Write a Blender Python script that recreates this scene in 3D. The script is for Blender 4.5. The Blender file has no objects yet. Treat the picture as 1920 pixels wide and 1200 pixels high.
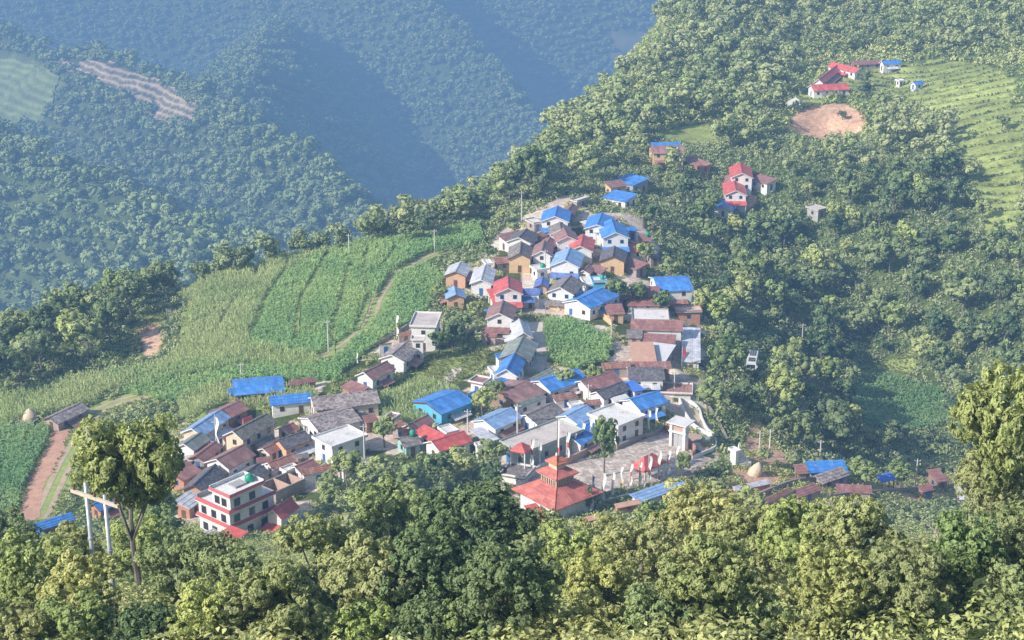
import bpy, math, random
import numpy as np
random.seed(7)
RNG = np.random.default_rng(7)
scn = bpy.context.scene
COL = scn.collection
R = math.radians

# ------------------------------------------------------------------ camera model
CAM = np.array([0.0, 0.0, 150.0])
PITCH = 20.0
FPX = 3045.0                       # focal length in photo pixels (1920 wide)
CP, SP = math.cos(R(PITCH)), math.sin(R(PITCH))

def proj(x, y, z):
    """world -> photo pixel"""
    dy, dz = y, z - 150.0
    depth = dy * CP - dz * SP
    up = dy * SP + dz * CP
    depth = np.where(np.abs(depth) < 1e-3, 1e-3, depth)
    return 960 + FPX * x / depth, 600 - FPX * up / depth

def ray(px, py):
    u = (px - 960) / FPX
    v = (600 - py) / FPX
    return u, CP + v * SP, -SP + v * CP

def at_z(px, py, z):
    dx, dy, dz = ray(px, py)
    t = (z - 150.0) / dz
    return dx * t, dy * t

def at_y(px, py, Y):
    dx, dy, dz = ray(px, py)
    t = Y / dy
    return dx * t, Y, 150 + dz * t

# ------------------------------------------------------------------ noise
def _hash(ix, iy, s):
    h = np.sin(ix * 127.1 + iy * 311.7 + s * 74.7) * 43758.5453
    return h - np.floor(h)

def vnoise(x, y, s=0):
    ix, iy = np.floor(x), np.floor(y)
    fx, fy = x - ix, y - iy
    fx = fx * fx * (3 - 2 * fx); fy = fy * fy * (3 - 2 * fy)
    a = _hash(ix, iy, s); b = _hash(ix + 1, iy, s)
    c = _hash(ix, iy + 1, s); d = _hash(ix + 1, iy + 1, s)
    return (a * (1 - fx) + b * fx) * (1 - fy) + (c * (1 - fx) + d * fx) * fy - 0.5

def fbm(x, y, oct=4, s=0):
    r = 0; a = 1.0; f = 1.0
    for i in range(oct):
        r = r + a * vnoise(x * f, y * f, s + i); a *= 0.5; f *= 2.03
    return r

# ------------------------------------------------------------------ terrain height
EDGE = np.array([(-330, 150), (-210, 235), (-150, 300), (-126, 362), (-98, 404), (-50, 428), (-14, 456), (3, 490),
                 (18, 556), (43, 640), (70, 730), (120, 860), (200, 1100), (400, 1500)], float)

def seg_signed(x, y, poly):
    """distance to a polyline, positive on its left side (outside the ridge)"""
    best = np.full(np.shape(x), 1e9); sgn = np.ones(np.shape(x))
    for (ax, ay), (bx, by) in zip(poly[:-1], poly[1:]):
        vx, vy = bx - ax, by - ay
        L2 = vx * vx + vy * vy
        t = np.clip(((x - ax) * vx + (y - ay) * vy) / L2, 0, 1)
        dx, dy = x - ax - t * vx, y - ay - t * vy
        d = np.hypot(dx, dy)
        m = d < best - 1e-9
        best = np.where(m, d, best)
        sgn = np.where(m, np.sign(vx * dy - vy * dx), sgn)
    return best * sgn

def gauss(x, y, cx, cy, sx, sy):
    return np.exp(-(((x - cx) / sx) ** 2 + ((y - cy) / sy) ** 2))

def smax(a, b, k=6.0):
    h = np.clip(0.5 + 0.5 * (a - b) / k, 0, 1)
    return b * (1 - h) + a * h + k * h * (1 - h)

SPURS = [  # crest polylines (px, py, Y), slope left/front, slope right
    ([(-900, -150, 1640), (-400, 90, 1450), (0, 250, 1250), (200, 340, 1130), (380, 435, 1030), (520, 520, 950)], .72, 1.6),
    ([(-500, -250, 2280), (60, 92, 1830), (215, 112, 1700), (300, 143, 1610), (385, 205, 1500), (470, 255, 1410), (560, 305, 1320), (640, 375, 1220), (700, 460, 1150)], .80, 1.6),
    ([(480, -330, 2900), (760, -60, 2480), (890, 90, 2220), (955, 180, 2060), (1030, 262, 1930), (1090, 330, 1800)], .72, 1.6),
    ([(860, 200, 2300), (905, 110, 2480), (985, 20, 2750), (1190, -120, 3200)], .95, .7),
    ([(400, 222, 1530), (480, 268, 1590), (560, 318, 1650), (640, 388, 1720), (720, 465, 1790)], 1.25, 1.2),  # this and the next two ridges added to put the ravines in shade
    ([(405, 235, 1560), (445, 165, 1760), (485, 100, 1980), (540, 30, 2300)], .9, .8),
    ([(170, 322, 1200), (280, 372, 1260), (385, 438, 1320), (480, 515, 1380)], 1.1, 1.2),
    ([(1900, -300, 3100), (1500, -100, 2850), (1300, 20, 2700), (1190, 120, 2600), (1130, 200, 2500)], .55, .6),
]
_SP = []
for pts, kl, kr in SPURS:
    _SP.append((np.array([at_y(*p) for p in pts]), kl, kr))

def far_h(x, y):
    wob = 26 * fbm(x / 210., y / 210., 3, 11)
    xx = x + wob; yy = y + 26 * fbm(x / 190., y / 190., 3, 23)
    h = np.maximum(-560.0, -720 + 0.62 * (y - 1900)) + 0 * x
    for P, kl, kr in _SP:
        best = np.full(np.shape(x), -1e9)
        for (ax, ay, az), (bx, by, bz) in zip(P[:-1], P[1:]):
            vx, vy = bx - ax, by - ay
            t = np.clip(((xx - ax) * vx + (yy - ay) * vy) / (vx * vx + vy * vy), 0, 1)
            dx, dy = xx - ax - t * vx, yy - ay - t * vy
            d = np.hypot(dx, dy)
            side = vx * dy - vy * dx          # crests run downhill toward the viewer's right: >0 = right/back
            k = np.where(side > 0, kr, kl)
            dd = np.sqrt(d * d + 144) - 12
            best = np.maximum(best, az + t * (bz - az) - k * dd)
        h = np.maximum(h, best)
    return h + 16 * fbm(x / 120., y / 120., 4, 5)

def near_h(x, y):
    z = 17.5 + 0 * x
    z = z - 0.10 * np.clip(-30 - x, 0, 200) + 0.6 * fbm(x / 40., y / 40., 2, 3)
    # village slope up toward the top of the ridge, saddle beyond
    z = z + 3.0 * gauss(x, y, 22, 455, 30, 40)
    # ravine on the right, rising to the terraces
    z = z - 30 * gauss(x, y, 98, 385, 42, 75) - 12 * gauss(x, y, 120, 300, 60, 50) - 10 * gauss(x, y, 75, 470, 30, 40)
    z = z + 0.22 * np.clip(x - 150, 0, 400) * np.clip((y - 380) / 120., 0, 1)
    z = z + 0.13 * np.clip(y - 640, 0, 1e4)
    z = z + 1.8 * fbm(x / 60., y / 60., 3, 31) * np.clip((np.abs(x - 20) - 75) / 60. + np.clip((y - 500) / 150., 0, 1), 0, 1)
    z = z - 4.5 / (1 + (np.hypot((x - 113) / 13., (y - 562) / 17.)) ** 8)
    tr = np.hypot(x - 175, (y - 700) * .8) + 7 * fbm(x / 35., y / 35., 3, 555); tm = np.clip((x - 118) / 10., 0, 1) * np.clip((y - 430) / 40., 0, 1) * np.clip((800 - y) / 50., 0, 1)
    z = z + tm * 1.1 * (np.clip(((tr / 6.5) % 1) * 5, 0, 1) - (tr / 6.5) % 1)
    d = seg_signed(x, y, EDGE) + 5 * fbm(x / 30., y / 30., 2, 41)
    dd = np.clip(d + 6, 0, None)
    z = z - (0.85 + .6 * np.clip((y - 470) / 80., 0, 1)) * dd * dd / (dd + 18)
    fore = np.minimum(142 - 0.5 * y, 146) + 2.2 * fbm(x / 28., y / 28., 3, 51)
    fore = fore + 7 * gauss(x, y, 34, 86, 15, 20)
    z = smax(z, fore, 10.0)
    return z

def H(x, y):
    x = np.asarray(x, float); y = np.asarray(y, float)
    f = far_h(x, y)
    return np.maximum(near_h(x, y), np.where(y > 700, f, -600))

def ground_at(px, py, hgt=0.0):
    """near-terrain point whose height+hgt is seen at that photo pixel"""
    z = 17.5
    for _ in range(14):
        x, y = at_z(px, py, z + hgt)
        z = 0.5 * z + 0.5 * float(near_h(np.array(x), np.array(y)))
    return float(x), float(y), z

def in_poly(px, py, poly):
    inside = np.zeros(np.shape(px), bool)
    n = len(poly); j = n - 1
    for i in range(n):
        xi, yi = poly[i]; xj, yj = poly[j]
        c = ((yi > py) != (yj > py)) & (px < (xj - xi) * (py - yi) / (yj - yi + 1e-12) + xi)
        inside ^= c; j = i
    return inside

# ------------------------------------------------------------------ object helpers
def tag(o, label=None, cat=None, group=None, kind=None):
    if label: o['label'] = label
    if cat: o['category'] = cat
    if group: o['group'] = group
    if kind: o['kind'] = kind
    return o

def empty(name, loc=(0, 0, 0), rz=0.0):
    o = bpy.data.objects.new(name, None); COL.objects.link(o)
    o.location = loc; o.rotation_euler = (0, 0, rz); o.empty_display_size = .5
    return o

def mesh_np(name, V, F, mat, parent=None, smooth=False, loc=None, attrs=None):
    """V (n,3), F (m,k) arrays -> one mesh object; attrs {name:(n,) floats}"""
    V = np.asarray(V, np.float32); F = np.asarray(F, np.int32)
    me = bpy.data.meshes.new(name)
    me.vertices.add(len(V)); me.vertices.foreach_set('co', V.ravel())
    k = F.shape[1]
    me.loops.add(F.size); me.loops.foreach_set('vertex_index', F.ravel())
    me.polygons.add(len(F))
    me.polygons.foreach_set('loop_start', np.arange(0, F.size, k, dtype=np.int32))
    me.polygons.foreach_set('loop_total', np.full(len(F), k, np.int32))
    if smooth: me.polygons.foreach_set('use_smooth', np.ones(len(F), bool))
    if attrs:
        for an, av in attrs.items():
            av = np.asarray(av, np.float32)
            if av.ndim == 1:
                a = me.attributes.new(an, 'FLOAT', 'POINT'); a.data.foreach_set('value', av)
            else:
                a = me.attributes.new(an, 'FLOAT_COLOR', 'POINT'); a.data.foreach_set('color', av.ravel())
    me.update(); me.validate()
    for m in (mat if isinstance(mat, (list, tuple)) else [mat]): me.materials.append(m)
    o = bpy.data.objects.new(name, me); COL.objects.link(o)
    if parent: o.parent = parent
    if loc is not None: o.location = loc
    return o

class MB:
    """small mesh collector (boxes, prisms, tubes, quads)"""
    def __init__(s): s.v = []; s.f = []; s.m = []
    def _add(s, vs, fs, mi=0):
        b = len(s.v); s.v += [tuple(map(float, v)) for v in vs]
        for f in fs: s.f.append(tuple(b + i for i in f)); s.m.append(mi)
    def box(s, x0, y0, z0, x1, y1, z1, mi=0):
        s._add([(x0,y0,z0),(x1,y0,z0),(x1,y1,z0),(x0,y1,z0),(x0,y0,z1),(x1,y0,z1),(x1,y1,z1),(x0,y1,z1)],
               [(0,3,2,1),(4,5,6,7),(0,1,5,4),(1,2,6,5),(2,3,7,6),(3,0,4,7)], mi)
    def poly(s, pts, mi=0): s._add(pts, [tuple(range(len(pts)))], mi)
    def slab(s, pts, t, mi=0):
        """polygon pts (top) extruded down by t"""
        n = len(pts); lo = [(p[0], p[1], p[2] - t) for p in pts]
        s._add(list(pts) + lo, [tuple(range(n)), tuple(range(2*n-1, n-1, -1))] +
               [(i, i + n, (i+1) % n + n, (i+1) % n) for i in range(n)], mi)
    def tube(s, pts, rad, n=8, mi=0, cap=True):
        pts = [np.array(p, float) for p in pts]; b = len(s.v)
        if not isinstance(rad, (list, tuple)): rad = [rad] * len(pts)
        for i, p in enumerate(pts):
            d = pts[min(i+1, len(pts)-1)] - pts[max(i-1, 0)]; d = d / (np.linalg.norm(d) + 1e-9)
            a = np.cross(d, (0, 0, 1) if abs(d[2]) < .9 else (1, 0, 0)); a /= np.linalg.norm(a); c = np.cross(d, a)
            for k in range(n):
                t = 2 * math.pi * k / n
                q = p + rad[i] * (math.cos(t) * a + math.sin(t) * c); s.v.append(tuple(map(float, q)))
        for i in range(len(pts) - 1):
            for k in range(n):
                s.f.append((b+i*n+k, b+(i+1)*n+k, b+(i+1)*n+(k+1) % n, b+i*n+(k+1) % n)); s.m.append(mi)
        if cap:
            s.f.append(tuple(b + k for k in range(n))); s.m.append(mi)
            e = b + (len(pts)-1) * n
            s.f.append(tuple(e + k for k in range(n-1, -1, -1))); s.m.append(mi)
    def lathe(s, prof, n=16, c=(0, 0), mi=0):
        b = len(s.v)
        for r, z in prof:
            for k in range(n):
                t = 2 * math.pi * k / n; s.v.append((c[0] + r * math.cos(t), c[1] + r * math.sin(t), z))
        for i in range(len(prof) - 1):
            for k in range(n):
                s.f.append((b+i*n+k, b+i*n+(k+1) % n, b+(i+1)*n+(k+1) % n, b+(i+1)*n+k)); s.m.append(mi)
        s.f.append(tuple(b + k for k in range(n-1, -1, -1))); s.m.append(mi)
        e = b + (len(prof)-1) * n; s.f.append(tuple(e + k for k in range(n))); s.m.append(mi)
    def build(s, name, mat, parent=None, smooth=False, loc=None):
        me = bpy.data.meshes.new(name); me.from_pydata(s.v, [], s.f)
        for m in (mat if isinstance(mat, (list, tuple)) else [mat]): me.materials.append(m)
        for p, mi in zip(me.polygons, s.m): p.material_index = mi; p.use_smooth = smooth
        me.update()
        o = bpy.data.objects.new(name, me); COL.objects.link(o)
        if parent: o.parent = parent
        if loc is not None: o.location = loc
        return o

# ------------------------------------------------------------------ material helpers
def lin(c):
    """display sRGB 0-255 -> linear"""
    return tuple(((v/255.)/12.92 if v/255. <= .04045 else ((v/255.+.055)/1.055)**2.4) for v in c) + (1,)

class NT:
    def __init__(s, name):
        s.mat = bpy.data.materials.new(name); s.mat.use_nodes = True
        s.t = s.mat.node_tree; s.n = s.t.nodes; s.l = s.t.links; s.n.clear()
        s.out = s.n.new('ShaderNodeOutputMaterial')
    def nd(s, typ, ins=None, **kw):
        n = s.n.new(typ)
        for k, v in kw.items(): setattr(n, k, v)
        for k, v in (ins or {}).items():
            if isinstance(v, bpy.types.NodeSocket): s.l.new(v, n.inputs[k])
            else: n.inputs[k].default_value = v
        return n
    def noise(s, scale, vec=None, detail=4, rough=.6):
        i = {'Scale': scale, 'Detail': detail, 'Roughness': rough}
        if vec is not None: i['Vector'] = vec
        return s.nd('ShaderNodeTexNoise', i).outputs['Fac']
    def ramp(s, fac, stops):
        r = s.nd('ShaderNodeValToRGB', {'Fac': fac}); e = r.color_ramp.elements
        while len(e) < len(stops): e.new(.5)
        for q, (p, c) in zip(e, stops): q.position = p; q.color = c if len(c) == 4 else tuple(c) + (1,)
        return r.outputs['Color']
    def mix(s, fac, a, b, mode='MIX'):
        n = s.nd('ShaderNodeMix', data_type='RGBA', blend_type=mode)
        for k, v in ((0, fac), (6, a), (7, b)):
            if isinstance(v, bpy.types.NodeSocket): s.l.new(v, n.inputs[k])
            else: n.inputs[k].default_value = v
        return n.outputs[2]
    def math(s, op, a, b=0.0, c=None):
        n = s.nd('ShaderNodeMath', operation=op)
        for k, v in ((0, a), (1, b), (2, c)):
            if v is None: continue
            if isinstance(v, bpy.types.NodeSocket): s.l.new(v, n.inputs[k])
            else: n.inputs[k].default_value = v
        return n.outputs[0]
    def finish(s, color, rough=.8, spec=.3, metal=0.0, bump=None, bstr=.4, bdist=.05, transl=None):
        p = s.nd('ShaderNodeBsdfPrincipled', {'Base Color': color, 'Roughness': rough, 'Specular IOR Level': spec, 'Metallic': metal})
        if bump is not None:
            b = s.nd('ShaderNodeBump', {'Height': bump, 'Strength': bstr, 'Distance': bdist}); s.l.new(b.outputs[0], p.inputs['Normal'])
        sh = p.outputs[0]
        if transl:
            tr = s.nd('ShaderNodeBsdfTranslucent', {'Color': color})
            mx = s.nd('ShaderNodeMixShader', {0: transl}); s.l.new(sh, mx.inputs[1]); s.l.new(tr.outputs[0], mx.inputs[2]); sh = mx.outputs[0]
        s.l.new(sh, s.out.inputs['Surface'])
        return s.mat
# ------------------------------------------------------------------ ground zones (photo outlines of real plots, used as places on the ground)
Z_VILLAGE = [(925,445),(990,400),(1060,365),(1110,400),(1190,395),(1240,470),(1235,520),(1300,540),(1330,600),(1320,700),(1325,760),
             (1350,860),(1290,900),(1200,930),(1130,930),(1050,980),(950,960),(900,830),(780,860),(700,860),(650,880),(590,960),(500,1010),
             (380,1015),(310,960),(290,880),(330,800),(420,745),(560,735),(640,700),(650,665),(740,600),(820,590),(835,640),(760,690),
             (720,720),(760,760),(860,720),(915,690),(910,560),(850,560),(835,500),(900,490)]
Z_CORN = [  # dense leafy crop plots
    [(600,470),(850,430),(900,420),(905,455),(800,480),(735,510),(700,560),(680,610),(590,670),(470,650),(480,590),(520,520)],
    [(740,520),(800,500),(835,520),(800,580),(780,600),(720,640),(640,700),(600,700),(690,620),(730,560)],
    [(1022,602),(1060,598),(1130,630),(1148,650),(1140,680),(1080,695),(1030,680),(1020,640)],
    [(200,700),(440,680),(640,690),(640,715),(430,720),(330,760),(230,740)]]
Z_TAN = [  # taller pale maize with tassels
    [(345,560),(420,500),(520,468),(640,462),(600,480),(520,520),(480,590),(470,650),(590,672),(600,690),(440,690),(320,680),(345,640)],
    [(0,750),(160,710),(330,680),(470,690),(200,740),(150,770),(0,800)],
    [(330,745),(420,725),(590,735),(600,760),(510,770),(420,760),(340,790)],
    [(690,760),(790,715),(860,740),(790,800),(730,800)]]
Z_GRASS = [[(330,560),(350,530),(400,505),(410,515),(350,560)], [(345,640),(350,600),(400,560),(420,570),(375,640)],
           [(240,620),(280,580),(310,590),(300,610),(250,640)], [(0,800),(120,800),(95,870),(40,960),(0,960)],
           [(130,800),(240,750),(330,740),(150,800),(120,960),(60,985),(95,900)],
           [(1740,112),(1840,118),(1905,150),(1900,200),(1820,240),(1700,210),(1690,170)],
           [(1780,240),(1920,190),(1920,420),(1850,440),(1820,330)],
           [(1590,140),(1640,120),(1750,120),(1760,170),(1690,190),(1600,175),(1500,200),(1490,180)],
           [(1240,245),(1330,230),(1345,270),(1250,265)], [(1600,700),(1710,660),(1720,690),(1650,730)],
           [(1600,720),(1660,700),(1760,730),(1770,800),(1650,800),(1590,760)],
           [(650,735),(760,690),(850,650),(915,640),(915,680),(850,725),(780,760),(720,775)]]
Z_DIRT = [[(1478,235),(1500,205),(1560,195),(1585,192),(1615,210),(1625,240),(1600,255),(1540,262),(1490,250)],
          [(258,620),(275,602),(296,606),(305,640),(290,668),(270,670),(268,640)],
          [(1420,780),(1500,900),(1700,900),(1830,880),(1840,940),(1500,950),(1370,960),(1350,930)],
          [(1490,675),(1505,680),(1492,705),(1480,700)], [(1340,390),(1400,400),(1420,380),(1410,360),(1380,400)]]
Z_PALE = [[(1050,850),(1110,862),(1190,830),(1250,800),(1300,830),(1350,850),(1290,905),(1200,905),(1110,930),(1080,900)]]

def zone_mask(px, py, polys):
    m = np.zeros(px.shape, bool)
    for p in polys: m |= in_poly(px, py, p)
    return m

SH_FOREST = lin((62, 84, 40)); SH_GRASS = (.16, .22, .05, 1); SH_CROP = (.045, .10, .028, 1)
def terrain():
    nt, nr = 620, 860
    t = np.linspace(-.56, .56, nt)
    ys = 25 * (3600 / 25.) ** (np.linspace(0, 1, nr))
    # denser rows where the village stands
    ys = np.sort(np.concatenate([ys, np.arange(235, 520, .9), np.arange(520, 760, 1.4)])); nr = len(ys)
    T, Yg = np.meshgrid(t, ys)
    X = T * (Yg + 60)
    Z = H(X, Yg)
    px, py = proj(X, Yg, Z)
    npx = px + 7 * fbm(X / 6., Yg / 6., 3, 61); npy = py + 5 * fbm(X / 6., Yg / 6., 3, 67)
    n1 = fbm(X / 14., Yg / 14., 4, 71)[..., None]; n2 = fbm(X / 2.7, Yg / 2.7, 3, 77)[..., None]
    col = np.array((.11, .15, .05))[None, None, :] * (1 + .7 * n1 + .4 * n2)
    near = (Yg < 1000)
    def paint(polys, c, var=.3):
        m = zone_mask(npx, npy, polys) & near
        col[m] = (np.array(c) * (1 + var * n1 + var * n2))[m]
    paint([Z_VILLAGE], (.74, .62, .53), .3)
    paint(Z_CORN, (.18, .28, .09)); paint(Z_TAN, (.26, .34, .13)); paint(Z_GRASS, (.34, .40, .13), .45); paint(Z_DIRT, (.72, .46, .32), .35)
    paint(Z_PALE, (.46, .36, .29), .15)
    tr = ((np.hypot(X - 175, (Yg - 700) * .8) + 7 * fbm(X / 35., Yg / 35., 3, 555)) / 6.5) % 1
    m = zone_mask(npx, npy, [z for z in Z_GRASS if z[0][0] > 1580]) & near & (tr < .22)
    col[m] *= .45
    # green patches inside the village ground
    m = zone_mask(npx, npy, [Z_VILLAGE]) & near & ((fbm(X / 9., Yg / 9., 3, 91) > .22))
    col[m] = (np.array((.10, .13, .04)) * (1 + .4 * n2))[m]
    # distant pale terraces on the hill (ploughed) and pale green fields at far left
    far = Yg > 900
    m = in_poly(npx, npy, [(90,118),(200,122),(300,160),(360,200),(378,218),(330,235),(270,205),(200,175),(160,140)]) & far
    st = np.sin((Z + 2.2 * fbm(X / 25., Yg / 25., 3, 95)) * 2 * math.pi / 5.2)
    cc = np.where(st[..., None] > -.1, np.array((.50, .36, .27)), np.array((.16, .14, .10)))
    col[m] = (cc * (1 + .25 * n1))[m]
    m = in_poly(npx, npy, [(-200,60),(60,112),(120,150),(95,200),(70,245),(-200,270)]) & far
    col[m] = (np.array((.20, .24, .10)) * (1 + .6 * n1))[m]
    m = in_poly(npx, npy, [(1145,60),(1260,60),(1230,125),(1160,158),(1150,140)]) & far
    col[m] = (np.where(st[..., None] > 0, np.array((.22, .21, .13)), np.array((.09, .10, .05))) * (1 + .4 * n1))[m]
    col = np.clip(col, .005, .8)
    V = np.stack([X, Yg, Z], -1).reshape(-1, 3)
    i = np.arange(nr - 1)[:, None] * nt + np.arange(nt - 1)[None, :]
    F = np.stack([i, i + 1, i + nt + 1, i + nt], -1).reshape(-1, 4)
    C = np.concatenate([col, np.ones(col.shape[:2] + (1,))], -1).reshape(-1, 4)
    n = NT('ground_soil'); a = n.nd('ShaderNodeAttribute', attribute_name='soil').outputs['Color']
    tc = n.nd('ShaderNodeTexCoord').outputs['Object']
    f1 = n.noise(.9, tc, 6, .7); f2 = n.noise(6, tc, 3, .7)
    c = n.mix(1.0, a, n.ramp(f1, [(.3, (.55, .55, .55)), (.7, (1.35, 1.3, 1.2))]), 'MULTIPLY')
    c = n.mix(1.0, c, n.ramp(f2, [(.3, (.75, .75, .75)), (.7, (1.2, 1.2, 1.2))]), 'MULTIPLY')
    m = n.finish(c, .95, .1, bump=f1, bstr=.6, bdist=.3)
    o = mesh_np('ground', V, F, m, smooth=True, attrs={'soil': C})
    tag(o, kind='structure')
    return o
terrain()

def far_hit(px, py, y0=900., y1=3000.):
    dx, dy, dz = ray(px, py); ys = np.arange(y0, y1, 2.0); t = ys / dy
    z = 150 + dz * t; h = far_h(dx * t, ys); i = np.argmax(h > z); return float(dx * t[i]), float(ys[i])
def far_terraces(name, poly, vstep, ca, cb, seed):
    W = np.array([far_hit(*p) for p in poly]); x0, y0 = W.min(0); x1, y1 = W.max(0); st = 1.7
    gx, gy = np.meshgrid(np.arange(x0, x1, st), np.arange(y0, y1, st))
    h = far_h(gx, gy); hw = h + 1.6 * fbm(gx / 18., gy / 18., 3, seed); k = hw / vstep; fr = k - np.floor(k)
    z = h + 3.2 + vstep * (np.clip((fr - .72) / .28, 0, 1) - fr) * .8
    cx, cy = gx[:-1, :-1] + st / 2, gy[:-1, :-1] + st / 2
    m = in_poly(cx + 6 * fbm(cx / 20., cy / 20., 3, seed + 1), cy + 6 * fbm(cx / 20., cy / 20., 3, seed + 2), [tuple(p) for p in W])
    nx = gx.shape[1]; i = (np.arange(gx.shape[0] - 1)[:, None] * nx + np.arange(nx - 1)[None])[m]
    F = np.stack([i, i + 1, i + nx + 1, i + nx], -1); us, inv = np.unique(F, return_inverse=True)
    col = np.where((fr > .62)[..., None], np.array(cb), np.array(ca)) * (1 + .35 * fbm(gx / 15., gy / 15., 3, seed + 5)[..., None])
    C = np.concatenate([col, np.ones(col.shape[:2] + (1,))], -1).reshape(-1, 4)
    V = np.stack([gx, gy, z], -1).reshape(-1, 3)
    n = NT(name); a = n.nd('ShaderNodeAttribute', attribute_name='soil').outputs['Color']
    tag(mesh_np(name, V[us], inv.reshape(-1, 4), n.finish(a, .95, .1), attrs={'soil': C[us]}), kind='structure')
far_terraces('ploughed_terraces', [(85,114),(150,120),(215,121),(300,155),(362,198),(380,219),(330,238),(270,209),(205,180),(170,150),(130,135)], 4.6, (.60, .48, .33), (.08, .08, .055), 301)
far_terraces('green_terraces', [(-200,60),(0,112),(60,118),(110,150),(92,205),(68,245),(0,262),(-200,262)], 6.0, (.34, .42, .17), (.18, .22, .09), 311)
# ------------------------------------------------------------------ foliage
def foliage_mat(name, dark, light, hue2, transl=.32, rnd=.8):
    n = NT(name)
    t = n.nd('ShaderNodeAttribute', attribute_name='tint').outputs['Fac']
    h = n.nd('ShaderNodeAttribute', attribute_name='hue').outputs['Fac']
    orr = n.nd('ShaderNodeObjectInfo').outputs['Random']
    hh = n.math('MULTIPLY_ADD', orr, rnd, h)
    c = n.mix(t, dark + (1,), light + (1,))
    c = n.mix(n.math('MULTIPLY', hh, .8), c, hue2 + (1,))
    o2 = n.nd('ShaderNodeMath', {0: n.math('MULTIPLY', orr, 17.3)}, operation='FRACT').outputs[0]
    c = n.mix(1.0, c, n.ramp(o2, [(0, (.72, .78, .80)), (.6, (1.0, 1.0, .95)), (1, (1.28, 1.2, 1.0))]), 'MULTIPLY')
    return n.finish(c, .6, .25, transl=transl)

M_LEAF = foliage_mat('broadleaf_foliage', (.095, .165, .055), (.54, .66, .25), (.62, .65, .33))
M_LEAF_DARK = foliage_mat('dark_foliage', (.055, .11, .05), (.33, .44, .19), (.39, .45, .23))
M_LEAF_YEL = foliage_mat('yellow_green_foliage', (.17, .21, .05), (.72, .75, .31), (.68, .68, .34))
M_LEAF_OLV = foliage_mat('olive_foliage', (.11, .16, .05), (.62, .68, .27), (.64, .62, .32))
M_LEAF_FAR = foliage_mat('far_foliage', (.05, .11, .04), (.24, .39, .14), (.33, .42, .18), .1)
M_DRY = foliage_mat('dry_foliage', (.10, .09, .05), (.30, .26, .17), (.30, .24, .16))
M_CROP = foliage_mat('crop_foliage', (.10, .24, .08), (.38, .66, .27), (.50, .66, .27))
M_MAIZE = foliage_mat('maize_foliage', (.13, .22, .08), (.46, .60, .27), (.55, .63, .34))
M_GRASS = foliage_mat('grass_blades', (.16, .22, .05), (.42, .48, .15), (.46, .44, .2))
def bark():
    n = NT('bark'); tc = n.nd('ShaderNodeTexCoord').outputs['Object']
    f = n.noise(7, tc, 4)
    return n.finish(n.ramp(f, [(.3, (.10, .085, .07)), (.7, (.34, .31, .27))]), .9, .1)
M_BARK = bark()

def unit(a): return a / (np.linalg.norm(a, axis=-1, keepdims=True) + 1e-9)

def leaves(P, N, L, W, rng, droop=0.0):
    """diamond leaves at P facing about N; returns V (4n,3), F"""
    n = len(P)
    N = unit(N)
    t = unit(np.cross(N, unit(rng.normal(size=(n, 3)))))
    t[:, 2] -= droop; t = unit(t - N * (t * N).sum(1, keepdims=True) * .5)
    b = unit(np.cross(N, t))
    L = np.asarray(L).reshape(-1, 1); W = np.asarray(W).reshape(-1, 1)
    fold = N * W * .35
    V = np.stack([P - t * L * .5, P + b * W * .5 + fold, P + t * L * .5, P - b * W * .5 + fold], 1).reshape(-1, 3)
    F = np.arange(4 * n).reshape(n, 4)
    return V, F

def crown_lobes(rng, nl, r=.36, zc=.64, flat=.8, r1=(.13, .2), spread=1.0):
    """lobes (centre, radius) inside a unit-height tree crown"""
    out = []
    for i in range(nl):
        d = unit(rng.normal(size=3)); d[2] = d[2] * .9 + .12
        rr = rng.uniform(.35, 1.0) ** .6
        rad = rng.uniform(*r1)
        c = np.array([d[0] * (r - rad * .6) * rr * spread, d[1] * (r - rad * .6) * rr * spread, zc + d[2] * (r * flat) * rr * .8])
        out.append((c, rad))
    return out

def icos(rad, c, rng, sub=1):
    import bmesh
    bm = bmesh.new(); bmesh.ops.create_icosphere(bm, subdivisions=sub, radius=1.0)
    V = np.array([v.co[:] for v in bm.verts]); F = np.array([[v.index for v in f.verts] for f in bm.faces]); bm.free()
    V = V * (rad * rng.uniform(.55, 1.1, (len(V), 1))) + c
    return V, F

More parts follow.
